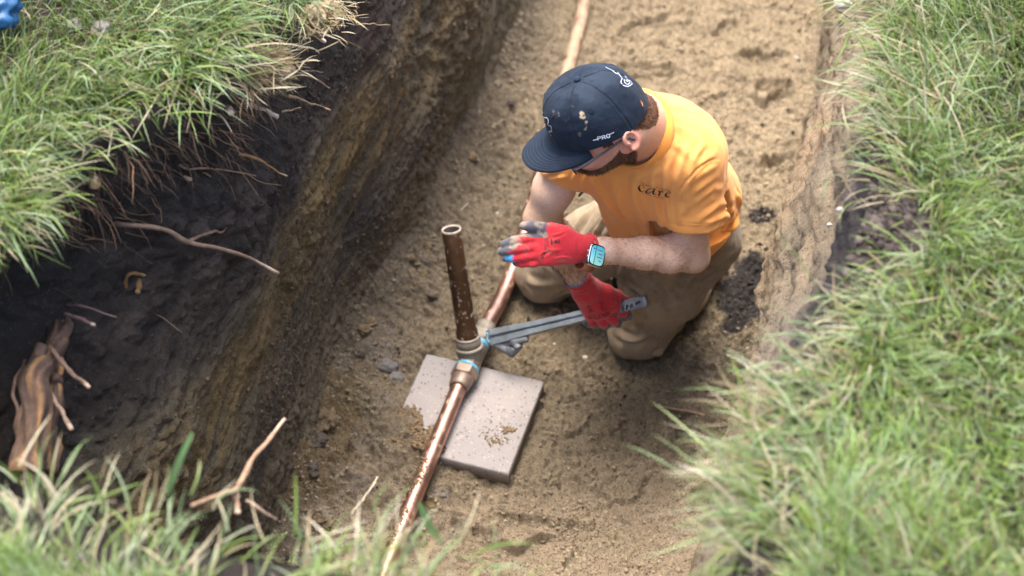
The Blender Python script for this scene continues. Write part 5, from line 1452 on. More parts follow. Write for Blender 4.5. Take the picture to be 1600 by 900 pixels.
    v, f = tube(ring, .0034, 8, closed=False); part('cuff', v, f, M['glove'], person, np.tile(RED * 1.05, (len(v), 1)))
    bv = BVHTree.FromPolygons([Vector(p) for p in V], Q.tolist())
    s = write('WAYGO', [(846, 404), (849, 398), (853, 389), (854, 382), (853, 371)], 5.5, .8)
    s += write('EN', [(874, 377.5), (866, 377.5)], 6, .8) + write('3131', [(872, 396), (858, 397)], 4, .7)
    ink(bv, s, .00115, M['ink'], 'glove_print', person, label='worn black maker print on the open glove')
    ink(bv, [[(862, 373), (862, 382)]], .0026, M['ink'], 'glove_print', person)
    return V, Q
build_left_glove()
def build_right_glove():
    lo = at(935, 470, .30) - .15; hi = at(935, 470, .30) + .15
    S = Field(lo, hi, .0018, big=.04)
    vw = camv(0, 0, 1)
    a = lambda x, y, z: at(x, y, z + .05)
    K = [((958, 476), (925, 449), .0150, .262), ((945, 487), (919, 454), .0155, .255), ((932, 491), (913, 457), .0148, .25), ((921, 492), (907, 459), .0135, .243)]
    for (kx, ky), (bx, by), r, z in K: S.cone(a(bx, by, .325), a(kx, ky, z), .0175, r, .014)
    S.cone(a(917, 452, .32), a(940, 474, .272), .024, .022, .02)
    S.cone(a(902, 434, .372), a(916, 452, .33), .0312, .0285, .014)
    fing = [([(958, 476, .262), (972, 487, .236), (981, 493, .215), (970, 497, .190), (955, 492, .180)], [.0135, .0120, .0108, .0100, .009]),
            ([(945, 487, .255), (958, 500, .225), (964, 505, .200), (950, 504, .178), (938, 498, .170)], [.0132, .0118, .0108, .0098, .009]),
            ([(932, 491, .25), (942, 504, .220), (946, 508, .195), (934, 506, .172), (922, 500, .165)], [.0128, .0112, .0102, .0095, .0085]),
            ([(921, 492, .243), (926, 504, .216), (929, 508, .192), (920, 506, .170), (910, 500, .160)], [.0112, .0100, .0092, .0085, .008])]
    tips = []
    for p, r in fing:
        pts = [a(*q) for q in p]; S.chain(pts, r, .0035); tips.append((pts, r[1] * 1.4, .34))  # grey starts early, painted to read as dark gaps between the fingers
    th = [a(928, 448, .325), a(948, 455, .305), a(964, 462, .275), a(980, 470, .238)]
    S.chain(th, [.0165, .0140, .0125, .0095], .010)
    S.cone(a(935, 455, .31), a(950, 468, .28), .014, .012, .015)
    dirw = nrm(J['wrR'] - a(925, 462, .30))
    cut = a(901, 433, .375); S.plane(cut, dirw)
    S.cone(a(905, 440, .36), a(893, 421, .40), .0262, .0272, .002, sub=True)
    def palm(V, N): return np.maximum(((N @ vw < -.05) & (seg_dist(V, [a(900, 432, .375), a(914, 450, .335)])[0] > .036)).astype(float), sst(.014, .010, seg_dist(V, [a(955, 470, .262), a(964, 482, .235)])[0]) * (N @ vw < .75))  # second term paints the thumb web grey to read as a dark opening
    V, Q, N, c, n1, n2 = finish_glove(S, tips, 'glove', None, palm)
    it = [([a(889 + k_ * 1.3, 450 + k_ * 3.2, .36), a(908 + k_ * 1.5, 445 + k_ * 3.2, .38), a(924 + k_ * 1.6, 430 + k_ * 3.4, .37)], .0018, -.0007) for k_ in range(4)]
    it += [([a(a_, b_, .3), a(a_ + 6, b_ + 3, .3), a(a_ + 11, b_ + 1, .3)], .0022, -.0012) for a_, b_ in ((952, 478), (940, 489), (928, 494), (917, 494), (962, 486), (950, 497), (936, 503))]
    it += [([a(893, 455, .36), a(910, 452, .37), a(930, 440, .36)], .004, .0016), ([a(897, 466, .33), a(912, 463, .35)], .004, .0014), ([a(950, 462, .31), a(965, 468, .28), a(975, 474, .25)], .004, -.0014)]
    V = creases(V, N, it, Q)
    part('glove', V, Q, M['glove'], person, np.clip(c, .01, 1), label='red work glove gripping the wrench handle')
    u, w = frame_of(dirw); cc = cut
    ring = [cc - dirw * .001 + .0290 * (math.cos(q) * u + math.sin(q) * w) for q in np.linspace(0, 2 * np.pi, 37)]
    v, f = tube(ring, .0030, 8, closed=False); part('cuff', v, f, M['glove'], person, np.tile(RED, (len(v), 1)))
    ring = [cc + dirw * .0025 + .0275 * (math.cos(q) * u + math.sin(q) * w) for q in np.linspace(0, 2 * np.pi, 37)]
    M['blue_edge'] = simple('blue_cuff_edge', (.16, .26, .42), rough=.8, bstr=.2)
    v, f = tube(ring, .0020, 8, closed=False); part('cuff_edge', v, f, M['blue_edge'], person)
    bv = BVHTree.FromPolygons([Vector(p) for p in V], Q.tolist())
    s = write('WAYGO', [(952, 491), (944, 492.5), (935, 494), (926, 495.5), (917, 494.5)], -5.5, .8)
    s = [[tuple(q) for q in st] for st in write('WAYGO', [(952, 489), (944, 492), (935, 494), (926, 495.5), (918, 494.5)], 5.5, .8)]
    s += write('CE', [(941.5, 475), (936.5, 470.5)], 5, .8) + write('EN', [(944, 485), (938, 478)], 5.5, .8) + write('313', [(925, 487), (918, 476)], 4.5, .8)
    ink(bv, s, .00115, M['ink'], 'glove_print', person, label='black maker print upside down on the gripping glove')
    ink(bv, [[(920, 487), (925, 486)], [(919, 484), (923.5, 483)]], .0022, M['ink'], 'glove_print', person)
build_right_glove()

# ---- watch
M['leather'] = simple('brown_leather', (.30, .10, .045), rough=.5, nscale=120, namt=.3, bscale=500, bstr=.4)
M['steel'] = simple('polished_steel', (.55, .55, .56), rough=.22, metal=1, bstr=0, namt=.05)
M['black_glass'] = simple('black_glass', (.01, .01, .012), rough=.08, bstr=0, namt=0)
def screen_mat():
    m, t, b = new_mat('watch_screen'); b.inputs['Base Color'].default_value = (.10, .42, .42, 1); b.inputs['Roughness'].default_value = .1
    a = nd(t, 'ShaderNodeAttribute', attribute_name='Col'); t.links.new(a.outputs['Color'], b.inputs['Base Color']); t.links.new(a.outputs['Color'], b.inputs['Emission Color']); b.inputs['Emission Strength'].default_value = .08; return m
M['screen'] = screen_mat()
def build_watch():
    D = depth_of(J['wrL']); wax = nrm(J['elL'] - J['wrL'])
    n = nrm(camv(.03, .05, 1) - wax * (camv(.03, .05, 1) @ wax) * 1.0)
    c = at_d(932.5, 399.5, D - .037)
    ex_ = at_d(944.5, 402, D - .037) - c; ex_ = nrm(ex_ - n * (ex_ @ n)); ey_ = np.cross(n, ex_)
    if ey_ @ UPV < 0: ey_ = -ey_
    def slab_(hx, hy, z0, z1, r, m, name, col=None, bev=.0015):
        an = np.linspace(0, 2 * np.pi, 48, endpoint=False)
        px_ = np.sign(np.cos(an)) * np.minimum(np.abs(np.cos(an)) ** .45, 1) * hx; py_ = np.sign(np.sin(an)) * np.abs(np.sin(an)) ** .45 * hy
        rows = [(z0, 1 - .03), (z0 + bev, 1), (z1 - bev, 1), (z1, 1 - bev / hx)]
        V = [c + ex_ * (px_ * s)[:, None] + ey_ * (py_ * s)[:, None] + n * z for z, s in rows]
        V = np.concatenate(V + [(c + n * z1)[None], (c + n * z0)[None]]); k = 48; I, Jx = np.meshgrid(np.arange(3), np.arange(k), indexing='ij'); J2 = (Jx + 1) % k
        q = np.stack([I * k + Jx, I * k + J2, (I + 1) * k + J2, (I + 1) * k + Jx], -1).reshape(-1, 4); j = np.arange(k); j2 = (j + 1) % k
        t1 = np.stack([3 * k + j, 3 * k + j2, np.full(k, 4 * k)], -1); t2 = np.stack([j2, j, np.full(k, 4 * k + 1)], -1)
        cc = None
        if col: cc = mixc((.04, .42, .58), (.30, .62, .56), np.clip(((V - c) @ -ey_) / hy * .5 + .5, 0, 1))
        o = part(name, V, [q, t1, t2], m, w_t, cc); fix_normals(o.data)
    w_t = bpy.data.objects.new('watch', None); COL.objects.link(w_t); w_t.parent = person; w_t.location = Vector(c - wpos(person)); w_t['label'] = 'square silver smart watch on a brown leather strap'
    slab_(.0205, .0235, -.0085, .0015, .005, M['steel'], 'watch_case'); slab_(.0190, .0220, .0012, .0024, .005, M['black_glass'], 'watch_bezel', bev=.0005)
    slab_(.0165, .0198, .0022, .0028, .004, M['screen'], 'watch_screen', True, bev=.0002)
    for (a, b, h) in ((-.0062, .0, .0195),):
        v, f = rbox(c + ex_ * a + n * .0031, ex_, ey_, n, .0006, h, .0002, .0001); part('screen_line', v, f, M['black_glass'], w_t)
    for (a, b, l) in ((.004, .012, .006), (.006, .004, .005), (.005, -.003, .006), (.007, -.010, .003), (-.011, .012, .0025)):
        v, f = rbox(c + ex_ * a + ey_ * b + n * .0031, ex_, ey_, n, l, .0008, .0002, .0001); part('screen_mark', v, f, M['steel'], w_t)
    v, f = lathe(c - ex_ * .0205 + ey_ * .004 - n * .003, -ex_, [(0, 0), (0, .0035), (.003, .0035), (.0036, .0028), (.0036, 0)], 20); part('crown', v, f, M['steel'], w_t)
    v, f = rbox(c - ex_ * .0212 - ey_ * .009 - n * .003, ex_, ey_, n, .001, .005, .0018, .0005); part('side_button', v, f, M['steel'], w_t)
    # strap: a band round the wrist with its lugs
    cen = c - n * .034
    an = np.linspace(0, 2 * np.pi, 64, endpoint=False); V = []
    for o_, hw in ((0, .0115), (.0028, .0105)):
        for sx in (-1, 1):
            pass
    rows = [(-.0118, .0), (-.0112, .0026), (.0112, .0026), (.0118, 0)]
    V = np.concatenate([[cen + ex_ * a + (n * math.cos(q) * .0272 + ey_ * math.sin(q) * .0290) * (1 + b / .028) for q in an] for a, b in rows]); k = 64
    I, Jx = np.meshgrid(np.arange(3), np.arange(k), indexing='ij'); J2 = (Jx + 1) % k
    part('strap', V, np.stack([I * k + Jx, I * k + J2, (I + 1) * k + J2, (I + 1) * k + Jx], -1).reshape(-1, 4), M['leather'], w_t)
    fix_normals(bpy.data.objects['strap'].data)
    v, f = tube([cen + ey_ * .0325 + ex_ * x + n * .004 for x in (-.0135, 0, .0135)], .0032, 8); part('strap_keeper', v, f, M['leather'], w_t)
build_watch()
# pen clipped at the pocket
v, f = tube([at(905, 306, .5), at(917, 291, .55)], .003, 8); part('pocket_strap', v, f, M['boot'], person)

# ------------------------------------------------------------------ pipe wrench
M['dark_cast'] = metal_mat('dark_cast_metal', (.20, .23, .26), (.13, .115, .10), .8, rough=.65, metal=.3, dscale=80, lo=.50, hi=.66)
M['alu'] = metal_mat('grey_cast_metal', (.30, .355, .40), (.18, .16, .14), .75, rough=.42, metal=.55, dscale=80, lo=.56, hi=.68)
def build_wrench():
    A = at(768, 528, .125); B = at(1010, 470, .335)
    u = nrm(B - A); L = float(np.linalg.norm(B - A))
    w = camv(.05, .25, 1); w = nrm(w - u * (w @ u)); v = np.cross(w, u); v = v if v @ UPV > 0 else -v
    Z0 = thing('pipe_wrench', 'long grey metal wrench held in the gloved hand against the pipe joint', 'wrench', (A[0], A[1], 0.0))
    p = lambda a, b, c_: A + u * a + v * b + w * c_
    # I-section bar: profile in (v, w), tapering towards the hand
    xs = np.concatenate([np.linspace(0, L * .78, 40)]); prof = [(1, -.6), (1, .6), (.92, 1), (.24, 1), (.17, .85), (.12, .35), (-.12, .35), (-.18, .75), (-.26, .9), (-.92, .9), (-1, .5), (-1, -.6), (-.92, -1), (-.26, -1), (-.2, -.85), (-.16, -.1), (.14, -.1), (.18, -.85), (.24, -1), (.92, -1)]
    V = []
    for x in xs:
        hgt = np.interp(x / L, [0, .1, .3, .78], [.0205, .0190, .0150, .0125]); th = np.interp(x / L, [0, .78], [.0110, .0085])
        for b, c_ in prof: V.append(p(x, b * hgt + .0006 * random.uniform(-1, 1) * (x > 0), c_ * th))
    m = len(prof); n = len(xs); I, Jx = np.meshgrid(np.arange(n - 1), np.arange(m), indexing='ij'); J2 = (Jx + 1) % m
    q = np.stack([I * m + Jx, I * m + J2, (I + 1) * m + J2, (I + 1) * m + Jx], -1).reshape(-1, 4)
    cap0 = np.array([[0, 1, 2, 3], [0, 3, 4, 19], [4, 5, 18, 19], [5, 6, 17, 18] if False else [5, 16, 17, 18], [5, 6, 15, 16], [6, 7, 14, 15], [7, 8, 13, 14], [8, 9, 12, 13], [9, 10, 11, 12]])
    o = part('bar', np.array(V), [q, cap0], M['alu'], Z0, smooth=False); fix_normals(o.data)
    # grip with slots
    S = Field(p(L * .85, 0, 0) - .09, p(L * .85, 0, 0) + .09, .0014, big=.03)
    for dv_ in (-.0075, .0, .0065):
        S.cone(p(L * .77, dv_, 0), p(L * .992, dv_ * .95, 0), .0078, .0078, .003)
    S.plane(p(L * 1.008, 0, 0), nrm(u + v * .12))
    for k_, x in enumerate((.862, .888, .914)):
        S.cone(p(L * x, -.004, .022), p(L * x, -.004, .001), .0034, .0034, .001, sub=True); S.cone(p(L * x - .002, -.009, .022), p(L * x - .002, -.009, .001), .0030, .0030, .001, sub=True)
    S.cone(p(L * .945, -.003, .022), p(L * .945, -.003, -.001), .0036, .0036, .001, sub=True); S.cone(p(L * .962, -.002, .022), p(L * .962, -.002, -.001), .0036, .0036, .001, sub=True); S.cone(p(L * .954, -.0025, .022), p(L * .954, -.0025, -.001), .0036, .0036, .001, sub=True)
    V, Q = S.mesh(); part('grip', V, Q, M['alu'], Z0)
    # ragged toothed end and head below
    for k_ in range(6):
        c_ = p(-.003 + .002 * (k_ % 2), .016 - k_ * .0062, .004); vv, ff = rbox(c_, u, nrm(v + u * .5), w, .004, .0022, .009, .0008); part('tooth', vv, ff, M['alu'], Z0)
    vv, ff = tube(spline([p(-.004, .014, .012), p(-.002, .006, .013), p(-.004, -.004, .013), p(.0, -.014, .012)], 14), .0016, 6, knob=.6, seed=3); part('paint_smear', vv, ff, M['tape'], Z0)
    S = Field(p(.05, -.04, 0) - .075, p(.05, -.04, 0) + .075, .0016, big=.03)
    S.cone(p(.012, -.018, -.004), p(.046, -.046, -.010), .011, .0095, .004); S.cone(p(.046, -.046, -.010), p(.060, -.040, -.008), .0095, .008, .004)
    S.cone(p(.060, -.018, -.004), p(.066, -.034, -.006), .0125, .0105, .004); S.cone(p(.070, -.022, -.002), p(.092, -.022, -.002), .010, .0085, .004)
    S.cone(p(.030, -.018, -.008), p(.070, -.026, -.008), .011, .009, .004); S.cone(p(.052, -.030, .012), p(.058, -.050, .008), .004, .004, .002, sub=True)
    V, Q = S.mesh(); part('jaw', V, Q, M['dark_cast'], Z0)
    for k_ in range(3):
        vv, ff = tube([p(.040 + .006 * k_, -.030 - .003 * k_, .004), p(.050 + .006 * k_, -.052 + .003 * k_, .0)], .0022, 6); part('jaw_rib', vv, ff, M['dark_cast'], Z0)
    vv, ff = lathe(p(.066, -.030, -.004), nrm(v * -1 + u * .35), [(-.001, 0), (0, .0095), (.002, .0105), (.009, .0105), (.011, .0095), (.011, 0)], 24); part('adjusting_nut', vv, ff, M['dark_cast'], Z0)
build_wrench()

# ------------------------------------------------------------------ roots and twigs
M['root'] = simple('root_bark', None, rough=.85, attr=True, nscale=70, namt=.35, bscale=260, bstr=.8, bdist=.002, spec=.25)
def bark(v, f, P, amt, seed):
    d, t = seg_dist(v, P); return v
def root(pts, r0, r1, col, tip, label, branches=(), name='root', cat='root', group=None, knob=.28, seed=0, sides=8, tipfrac=.12):
    """tapered root; a cut or torn end shows paler wood; branches are (points, r0, r1)"""
    segs = []
    for bi, (pp, a, b) in enumerate([(pts, r0, r1)] + list(branches)):
        P = spline(pp, max(10, 7 * len(pp))); k = len(P); s = np.linspace(0, 1, k)
        rng_ = np.random.default_rng(seed * 13 + bi)
        L = np.linalg.norm(P[-1] - P[0]); wob = (.25 if a > .02 else 1) * np.stack([vnoise(s * 6 + seed * 3 + 10 * q, s * 0, seed=seed + q) for q in range(3)], -1) * .022 * L * np.sin(s * np.pi)[:, None]
        P = P + wob; rad = (a + (b - a) * s) * (1 + .18 * vnoise(s * 9, s * 0 + bi, seed=seed + 5))
        v, f = tube(P, rad, sides, knob=knob, seed=seed + bi)
        ss = np.concatenate([np.repeat(s, sides), [0, 1]])
        c = mixc(col, tip if tip is not None else col, sst(1 - tipfrac * 1.5, 1 - tipfrac * .5, ss))
        n = vnoise(v[:, 0] * 160, v[:, 1] * 160, v[:, 2] * 160, seed=seed); c = c * (1 + .25 * n)[:, None]
        if a > .01: ang = np.concatenate([np.tile(np.arange(sides) * 6.283 / sides, k), [0, 0]]); st = fbm(np.cos(ang) * 2.2 + seed, np.sin(ang) * 2.2, ss * 1.6, oct=3, seed=seed + 3); c = mixc(c, (.035, .024, .018), sst(-.05, .25, st) * .9); c = mixc(c, (.36, .19, .065), sst(-.1, -.4, st) * .8)
        segs.append((v, f, np.clip(c, .01, 1)))
    v, f, c = join(segs)
    p0 = np.array(pts[0], float)
    return tag(part(name, v, f, M['root'], None, c, loc=p0), label, cat, group)
BK, OR, PALE, GRY = (.085, .055, .035), (.30, .155, .055), (.50, .36, .22), (.20, .15, .11)
def W(*p): return [at_x(a, b, x) for a, b, x in p]
def T3(*p): return [at(a, b, z) for a, b, z in p]
GR = 'roots poking from the black soil under the left turf'
root(W((150, 345, -.50), (215, 356, -.40), (300, 376, -.33), (370, 396, -.27), (435, 427, -.22)), .0052, .0032, (.16, .105, .075), (.44, .33, .24), 'longest pale root reaching out across the dark left wall', [(W((298, 375, -.33), (345, 360, -.33), (388, 342, -.32)), .0032, .0018)], group=GR, seed=1)
root(W((330, 239, -.36), (385, 243, -.33), (425, 262, -.29), (448, 275, -.27)), .0032, .0018, OR, PALE, 'thin orange curved root below the hanging turf', group=GR, seed=2)
root(W((205, 252, -.46), (250, 266, -.42), (300, 281, -.37)), .0055, .0035, OR, PALE, 'orange root with pale torn tip above the longest root', group=GR, seed=3, tipfrac=.3)
root(W((330, 128, -.34), (345, 155, -.32), (362, 177, -.29)), .0060, .0058, (.32, .23, .16), (.62, .45, .33), 'stubby root with cut pale end in the hanging grass', group=GR, seed=4, tipfrac=.35)
root(W((375, 158, -.33), (405, 168, -.30), (434, 183, -.27)), .0042, .0042, (.33, .25, .18), (.52, .42, .32), 'straight stub root right of the hanging grass', group=GR, seed=5, tipfrac=.3)
root(W((450, 150, -.30), (485, 160, -.28), (516, 172, -.265)), .0030, .0020, (.26, .18, .11), PALE, 'short pale twiggy root near the top of the left wall', [(W((440, 175, -.30), (470, 168, -.29)), .002, .001)], group=GR, seed=6)
root(W((435, 112, -.32), (480, 118, -.28), (515, 138, -.26)), .0026, .0016, GRY, None, 'fine dark root arching beside the wall near the top', [(W((440, 108, -.31), (505, 113, -.27)), .0016, .0010)], group=GR, seed=7)
root(W((455, 45, -.33), (485, 55, -.30), (508, 65, -.28)), .0048, .0042, GRY, (.60, .48, .38), 'grey stub root below the far hanging grass tuft', group=GR, seed=8)
root(W((95, 265, -.52), (125, 275, -.48), (150, 286, -.44)), .0105, .0100, BK, (.62, .42, .28), 'thick dark root stub with round pale cut face', group=GR, seed=9, tipfrac=.2, sides=12)
root(W((104, 470, -.54), (85, 530, -.50), (62, 600, -.46), (48, 740, -.42)), .011, .026, (.095, .06, .042), None, 'broken thick orange brown root at the left edge', [(W((118, 462, -.55), (97, 520, -.49), (80, 600, -.46)), .006, .013), (W((64, 540, -.49), (46, 620, -.47), (34, 740, -.44)), .010, .018), (W((88, 560, -.47), (78, 640, -.45), (70, 740, -.42)), .012, .020)], group=GR, seed=10, sides=30, knob=.55, name='thick_root')
root(W((92, 480, -.545), (75, 560, -.50), (62, 600, -.49)), .013, .004, (.45, .24, .08), (.5, .3, .12), 'split orange wood strip on the broken thick root', seed=11, sides=10, knob=.6, name='wood_splinter', cat='splinter')
root(W((80, 545, -.47), (108, 578, -.42), (140, 606, -.38)), .0042, .0036, (.16, .105, .075), (.34, .25, .18), 'pale ended root crossing right from the broken one', group=GR, seed=41)
root(W((75, 610, -.45), (95, 640, -.41), (112, 672, -.38)), .0045, .0038, (.18, .13, .095), (.36, .27, .19), 'pale ended side root hanging beside the broken one', group=GR, seed=12)
root(W((100, 490, -.50), (128, 500, -.45), (148, 508, -.42)), .0040, .0032, (.16, .10, .09), (.40, .32, .26), 'short reddish root stub above the broken thick root', group=GR, seed=13)
root(W((98, 475, -.52), (135, 482, -.46), (182, 496, -.41)), .0030, .0020, (.12, .075, .065), None, 'thin dark reddish root running right above the broken one', group=GR, seed=14)
root(W((196, 466, -.45), (197, 440, -.44), (205, 428, -.43), (228, 430, -.42)), .0040, .0035, (.20, .11, .045), (.3, .19, .09), 'small hooked orange root fragment on the dark soil', [(W((218, 432, -.43), (215, 458, -.42)), .0065, .0045)], group=GR, seed=15)
root(W((215, 452, -.43), (245, 490, -.40), (285, 520, -.36)), .0018, .0012, (.17, .105, .07), None, 'hair thin root trailing from the hooked fragment', group=GR, seed=16)
root(W((300, 412, -.37), (335, 412, -.35), (368, 420, -.33)), .0022, .0014, (.24, .19, .15), None, 'little level rootlet under the longest root', group=GR, seed=17)
root(W((240, 225, -.42), (285, 262, -.38), (330, 262, -.34), (400, 275, -.31)), .0028, .0014, (.22, .14, .09), None, 'wavy brown root between two orange ones', [(W((290, 262, -.38), (330, 275, -.35), (355, 300, -.33)), .0022, .001)], group=GR, seed=18)
root(W((190, 130, -.43), (265, 160, -.38), (285, 200, -.36)), .0030, .0016, (.10, .065, .045), None, 'dark root curling down inside the turf notch', group=GR, seed=19)
root(W((40, 560, -.55), (25, 600, -.5), (30, 660, -.47)), .004, .003, (.12, .08, .06), None, 'thin dark root hanging at the picture left edge', group=GR, seed=20)
root(T3((300, 790, 1.22), (345, 775, 1.17), (368, 762, 1.12), (395, 722, 1.05), (420, 690, 1.02), (445, 655, .99)),   .0042, .0038, (.27, .175, .11), (.42, .32, .23), 'pale forked root curving up out of the foreground bank', [(T3((366, 764, 1.12), (370, 785, 1.12), (372, 802, 1.13)), .0055, .0035)], seed=21)
root(T3((385, 782, 1.1), (410, 798, 1.08), (432, 812, 1.05)), .0030, .0022, (.30, .22, .155), None, 'short pale twig behind the foreground grass', name='twig', cat='twig', seed=22)
root(T3((590, 745, .9), (572, 775, .92), (550, 802, .95)), .0016, .0012, (.36, .30, .21), None, 'dry straw slanting in front of the lower trench floor', name='straw', cat='straw', seed=23)
root(T3((1022, 634, .02), (1060, 640, .035), (1100, 650, .03), (1155, 666, .02)), .0042, .0030, (.22, .15, .095), None, 'brown twig lying on the sand by the right grass', name='twig', cat='twig', seed=24)
root(T3((628, 306, .04), (650, 322, .03)), .0014, .001, (.40, .33, .26), None, 'short pale stalk at the foot of the left wall', name='straw', cat='straw', seed=25)
root(T3((718, 335, .012), (722, 326, .02), (731, 318, .022)), .0014, .001, (.45, .38, .3), None, 'tiny curled shaving left of the open pipe top', name='straw', cat='straw', seed=26)
root(T3((1222, 412, .1), (1245, 418, .12), (1262, 423, .14)), .0016, .0012, (.48, .40, .28), None, 'pale straw stuck to the right wall by the dark patch', name='straw', cat='straw', seed=27)
root(T3((1305, 12, 1.2), (1322, 26, 1.22), (1340, 34, 1.24)), .0014, .0010, (.05, .04, .035), None, 'thin dark rootlet on the right bank edge at the top', seed=28)
root(W((560, 38, -.30), (585, 37, -.28), (610, 39, -.27)), .0014, .0010, (.40, .30, .18), None, 'short straw sticking from the far left wall', name='straw', cat='straw', seed=29)
cs = [at(866, 498, .012) + np.array([.016 * math.cos(a) + .002 * a, .010 * math.sin(a) * .6, .016 + .013 * math.sin(a)]) for a in np.linspace(-.5, 4.2, 16)]
root(cs, .0012, .0008, (.42, .20, .14), None, 'curled copper shaving on the sand above the wrench', name='metal_shaving', cat='shaving', knob=0, seed=30)
# mats of hair-fine roots hanging from the turf
def rootlets():
    r = np.random.default_rng(51); segs = []
    for i in range(620):
        y = r.uniform(-1.6, -.45); z = RIM - .02 - abs(r.normal()) * .10; L = r.uniform(.03, .11)
        x = float(left_x(np.array([y]), np.array([z]), False)[0]) + .002
        p = np.array([x, y, z]); d = nrm(np.array([1.0, r.normal() * .5, -.5 + r.normal() * .4])); P = [p]
        for k in range(5): d = nrm(d + np.array([-.05, 0, -.16]) + r.normal(size=3) * .22); P.append(P[-1] + d * L / 5)
        v, f = tube(np.array(P), np.linspace(.0011, .0004, 6) * r.uniform(.6, 1.5), 4)
        c = mixc(np.array([.07, .045, .032]), np.array([.27, .16, .09]), np.full(len(v), r.uniform() ** 1.5)); segs.append((v, f, c))
    v, f, c = join(segs); tag(part('root_hairs', v, f, M['root'], None, c), 'fine root hairs hanging out of the dark topsoil', 'roots', kind='stuff')
rootlets()
# dead sod lump and blue scrap on the left bank
clod(405, 100, 1.20, .055, .040, .030, (.26, .19, .11), 'tan clump of dry matted sod at the left turf edge', 'sod clump', 'sod_clump', seed=31, rough=.6)
clod(418, 118, 1.17, .030, .024, .025, (.30, .17, .10), 'small reddish lump under the dry sod clump', 'sod clump', 'sod_clump', seed=32, rough=.6)
clod(500, 25, 1.16, .035, .045, .030, (.27, .21, .13), 'pale dry root ball beside the far grass tuft', 'sod clump', 'sod_clump', seed=33, rough=.6)
v0, f0 = S4; p = at(-14, 14, 1.35); d = 1 + .5 * fbm(v0[:, 0] * 2, v0[:, 1] * 2, v0[:, 2] * 2, oct=3, seed=66)
M['blue'] = simple('blue_plastic', (.006, .06, .15), rough=.45, nscale=30, namt=.5)
tag(part('plastic_sheet', v0 * d[:, None] * np.array([.05, .045, .03]) + p, f0, M['blue'], None, loc=p), 'crumpled blue plastic in the grass at the top left corner', 'plastic')
for i, (px, py, r_) in enumerate([(160, 45, .020), (118, 38, .016)]):
    clod(px, py, 1.315, r_, r_, r_ * .6, (.15, .13, .13), ('grey stone', 'smaller grey stone')[i] + ' half hidden in the left lawn', 'stone', 'stone', seed=70 + i)

# ------------------------------------------------------------------ grass
def grass_mat():
    m, t, b = new_mat('grass_blades')
    a = nd(t, 'ShaderNodeAttribute', attribute_name='Col')
    b.inputs['Roughness'].default_value = .42; b.inputs['Specular IOR Level'].default_value = .55
    t.links.new(a.outputs['Color'], b.inputs['Base Color'])
    tr = nd(t, 'ShaderNodeBsdfTranslucent'); t.links.new(a.outputs['Color'], tr.inputs[0])
    mx = nd(t, 'ShaderNodeMixShader'); mx.inputs[0].default_value = .32
    t.links.new(b.outputs[0], mx.inputs[1]); t.links.new(tr.outputs[0], mx.inputs[2]); t.links.new(mx.outputs[0], t.nodes['Material Output'].inputs[0])
    return m
M['grass'] = grass_mat()
GREENS = np.array([(.125, .215, .028), (.17, .28, .038), (.10, .18, .028), (.20, .30, .065), (.15, .26, .10), (.22, .32, .14), (.28, .36, .21)])
STRAWS = np.array([(.33, .29, .18), (.26, .22, .12), (.40, .37, .27), (.22, .165, .085)])
def blades(P, L, wd, az, lean, bend, seed, straw=.14, tone=None):
    """curved tapering blades; az heading, lean start angle from vertical, bend extra angle along the blade"""
    r = np.random.default_rng(seed); n = len(P); K = 6
    s = np.linspace(0, 1, K)
    ang = lean[:, None] + bend[:, None] * s[None] ** 1.3
    hx_, hy_ = np.cos(az), np.sin(az)
    isst = r.uniform(0, 1, n) < straw; lean = np.where(isst & (r.uniform(size=n) < .6), r.uniform(1.0, 1.5, n), lean); bend = np.where(isst, bend * .5, bend); ang = lean[:, None] + bend[:, None] * s[None] ** 1.3
    tw = r.normal(0, .55, n)[:, None] * s[None]
    hx2, hy2 = np.cos(az[:, None] + tw), np.sin(az[:, None] + tw)
    st = (L / (K - 1))[:, None]
    dx = np.sin(ang) * hx2 * st; dy = np.sin(ang) * hy2 * st; dz = np.cos(ang) * st
    X = P[:, 0:1] + np.concatenate([np.zeros((n, 1)), np.cumsum(dx, 1)[:, :-1]], 1)
    Y = P[:, 1:2] + np.concatenate([np.zeros((n, 1)), np.cumsum(dy, 1)[:, :-1]], 1)
    Z = P[:, 2:3] + np.concatenate([np.zeros((n, 1)), np.cumsum(dz, 1)[:, :-1]], 1)
    ra = az + np.pi / 2 + r.normal(0, .6, n)
    sx, sy, sz = np.cos(ra), np.sin(ra), r.normal(0, .25, n)
    w = wd[:, None] * np.array([.75, 1, .95, .8, .5, .06])[None] / 2
    A = np.stack([X - sx[:, None] * w, Y - sy[:, None] * w, Z - sz[:, None] * w], -1); B = np.stack([X + sx[:, None] * w, Y + sy[:, None] * w, Z + sz[:, None] * w], -1)
    V = np.stack([A, B], 2).reshape(-1, 3)
    b = np.arange(n)[:, None, None] * 2 * K; k = np.arange(K - 1)[None, :, None] * 2
    q = (b + k + np.array([0, 1, 3, 2])[None, None]).reshape(-1, 4)
    g = GREENS[r.integers(0, len(GREENS), n)] * r.uniform(.75, 1.3, (n, 1))
    if tone is not None: g = g * tone[:, None]
    g[isst] = STRAWS[r.integers(0, len(STRAWS), n)][isst] * r.uniform(.7, 1.15, (n, 1))[isst]
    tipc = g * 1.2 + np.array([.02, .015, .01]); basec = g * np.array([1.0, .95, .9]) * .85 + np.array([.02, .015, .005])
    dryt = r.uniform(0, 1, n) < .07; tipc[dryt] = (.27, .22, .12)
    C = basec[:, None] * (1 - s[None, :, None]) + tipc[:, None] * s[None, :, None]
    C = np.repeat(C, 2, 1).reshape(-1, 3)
    return V, q, C
